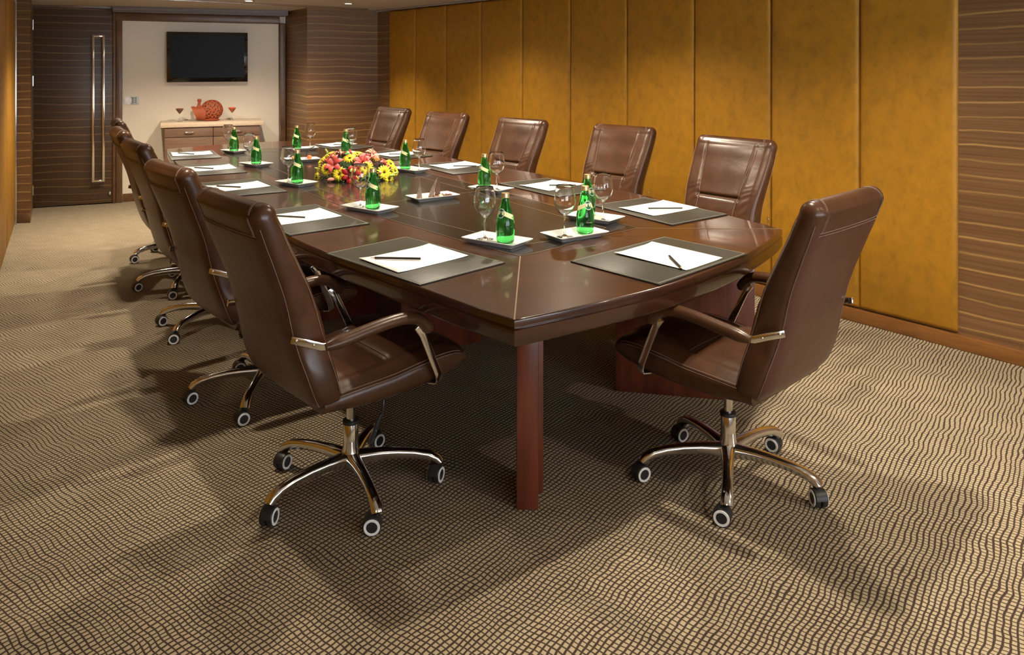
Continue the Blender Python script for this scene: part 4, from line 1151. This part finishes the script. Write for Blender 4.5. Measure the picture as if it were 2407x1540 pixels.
def bud(px, py, Y, d, m, L=.045, r_=.009):
    c = fpos(px, py, Y); d = Vector(d).normalized(); m_ = MB()
    pts = [c+d*(L*(t-.5)) for t in (0, .12, .3, .55, .8, .95, 1)]; m_.tube(pts, [r_*q for q in (.25, .6, .92, 1, .72, .35, .08)], 10); m_.build('bud', m, fa, ang=80)
    s_ = MB(); s_.tube([pts[0], pts[0]-d*.04+Vector((0, 0, -.006)), Vector((pts[0].x*.4, pts[0].y*.4, .03))], .0018, 5); s_.build('stem', 'leaf', fa)
YC = fcx.y
for a in [(750, 397, YC-.0, (-.9, -.3, .2), .028), (745, 418, YC-.04, (-.8, -.6, .1), .026), (757, 378, YC+.02, (-.7, -.3, .7), .028), (768, 398, YC-.10, (-.2, -.9, .3), .030), (798, 409, YC-.15, (.0, -.95, .3), .034),
          (776, 364, YC+.03, (-.3, -.3, .9), .030), (822, 372, YC-.02, (.0, -.5, .85), .034), (840, 362, YC+.06, (.1, -.2, .95), .030), (862, 395, YC-.12, (.1, -.9, .4), .032), (852, 408, YC-.14, (-.1, -.9, .1), .026),
          (903, 405, YC-.08, (.5, -.8, .35), .036), (914, 420, YC-.08, (.7, -.6, .1), .028), (918, 385, YC+.02, (.6, -.3, .6), .026), (832, 424, YC-.16, (0, -1, .1), .022), (880, 372, YC+.06, (.3, -.2, .9), .028), (928, 402, YC-.02, (.9, -.3, .3), .028)]:
    gerbera(*a)
for a in [(786, 388, YC-.10, (-.35, -.75, .65), 'petal_p', .058), (778, 372, YC-.02, (-.6, -.2, .75), 'petal_p', .046), (806, 362, YC+.0, (.0, .1, 1), 'petal_p2', .046), (823, 412, YC-.17, (-.1, -.95, .1), 'petal_r', .050), (843, 400, YC-.13, (.2, -.8, .4), 'petal_r', .046), (852, 382, YC-.06, (.1, -.6, .8), 'petal_p', .056),
          (866, 372, YC-.0, (.2, -.1, .95), 'petal_p', .055), (876, 364, YC+.03, (.6, -.2, .8), 'petal_p2', .044), (905, 388, YC-.0, (.7, .0, .7), 'petal_p', .046)]:
    lily(*a)
for a in [(768, 356, YC+.02, (-.4, -.1, .8), 'budgreen', .040, .008), (800, 358, YC+.0, (-.1, 0, 1), 'petal_p2', .044, .009), (824, 357, YC+.04, (-.5, 0, .9), 'petal_p', .036, .007), (827, 401, YC-.19, (-.3, -.7, -.3), 'budgreen', .034, .012), (893, 406, YC-.14, (.3, -.8, .2), 'petal_p2', .034, .011),
          (778, 422, YC-.16, (-.9, -.4, -.1), 'petal_p2', .050, .012), (774, 432, YC-.16, (-.9, -.3, -.2), 'petal_p2', .044, .009), (932, 430, YC-.10, (1, -.2, -.15), 'petal_p2', .058, .010), (928, 408, YC-.06, (.95, -.1, .35), 'budgreen', .055, .008), (922, 398, YC-.03, (.9, -.1, .3), 'budgreen', .045, .007), (920, 413, YC-.08, (.9, -.2, .15), 'budgreen', .06, .009), (744, 396, YC-.02, (-.9, -.2, .3), 'budgreen', .03, .007)]:
    bud(*a)
m_ = MB()
for k in range(230):
    a = random.uniform(0, 2*PI); rr_ = random.uniform(.02, .225)**1; el = random.uniform(0, 1)
    rx_, ry_ = .225, .165; q = math.sqrt(random.random()); x, y = rx_*q*math.cos(a), ry_*q*math.sin(a); zc = (.115*(1-q*q)+.012)*random.uniform(.15, 1)
    nr = Vector((math.cos(a)*q, math.sin(a)*q, .35+random.random()*.6)); petal(m_, orient(nr, random.random()*6), Vector((x, y, zc)), random.uniform(.03, .055), random.uniform(.007, .012), .004, .006, .006, 0.0, 4, True)
o = m_.build('foliage', 'leaf', fa, ang=80); o['kind'] = 'stuff'
m_ = MB(); m_.lathe([(.0001, .001), (.10, .001), (.115, .02), (.10, .045), (.05, .07), (.0001, .075)], 24); m_.build('moss_base', 'leaf', fa)
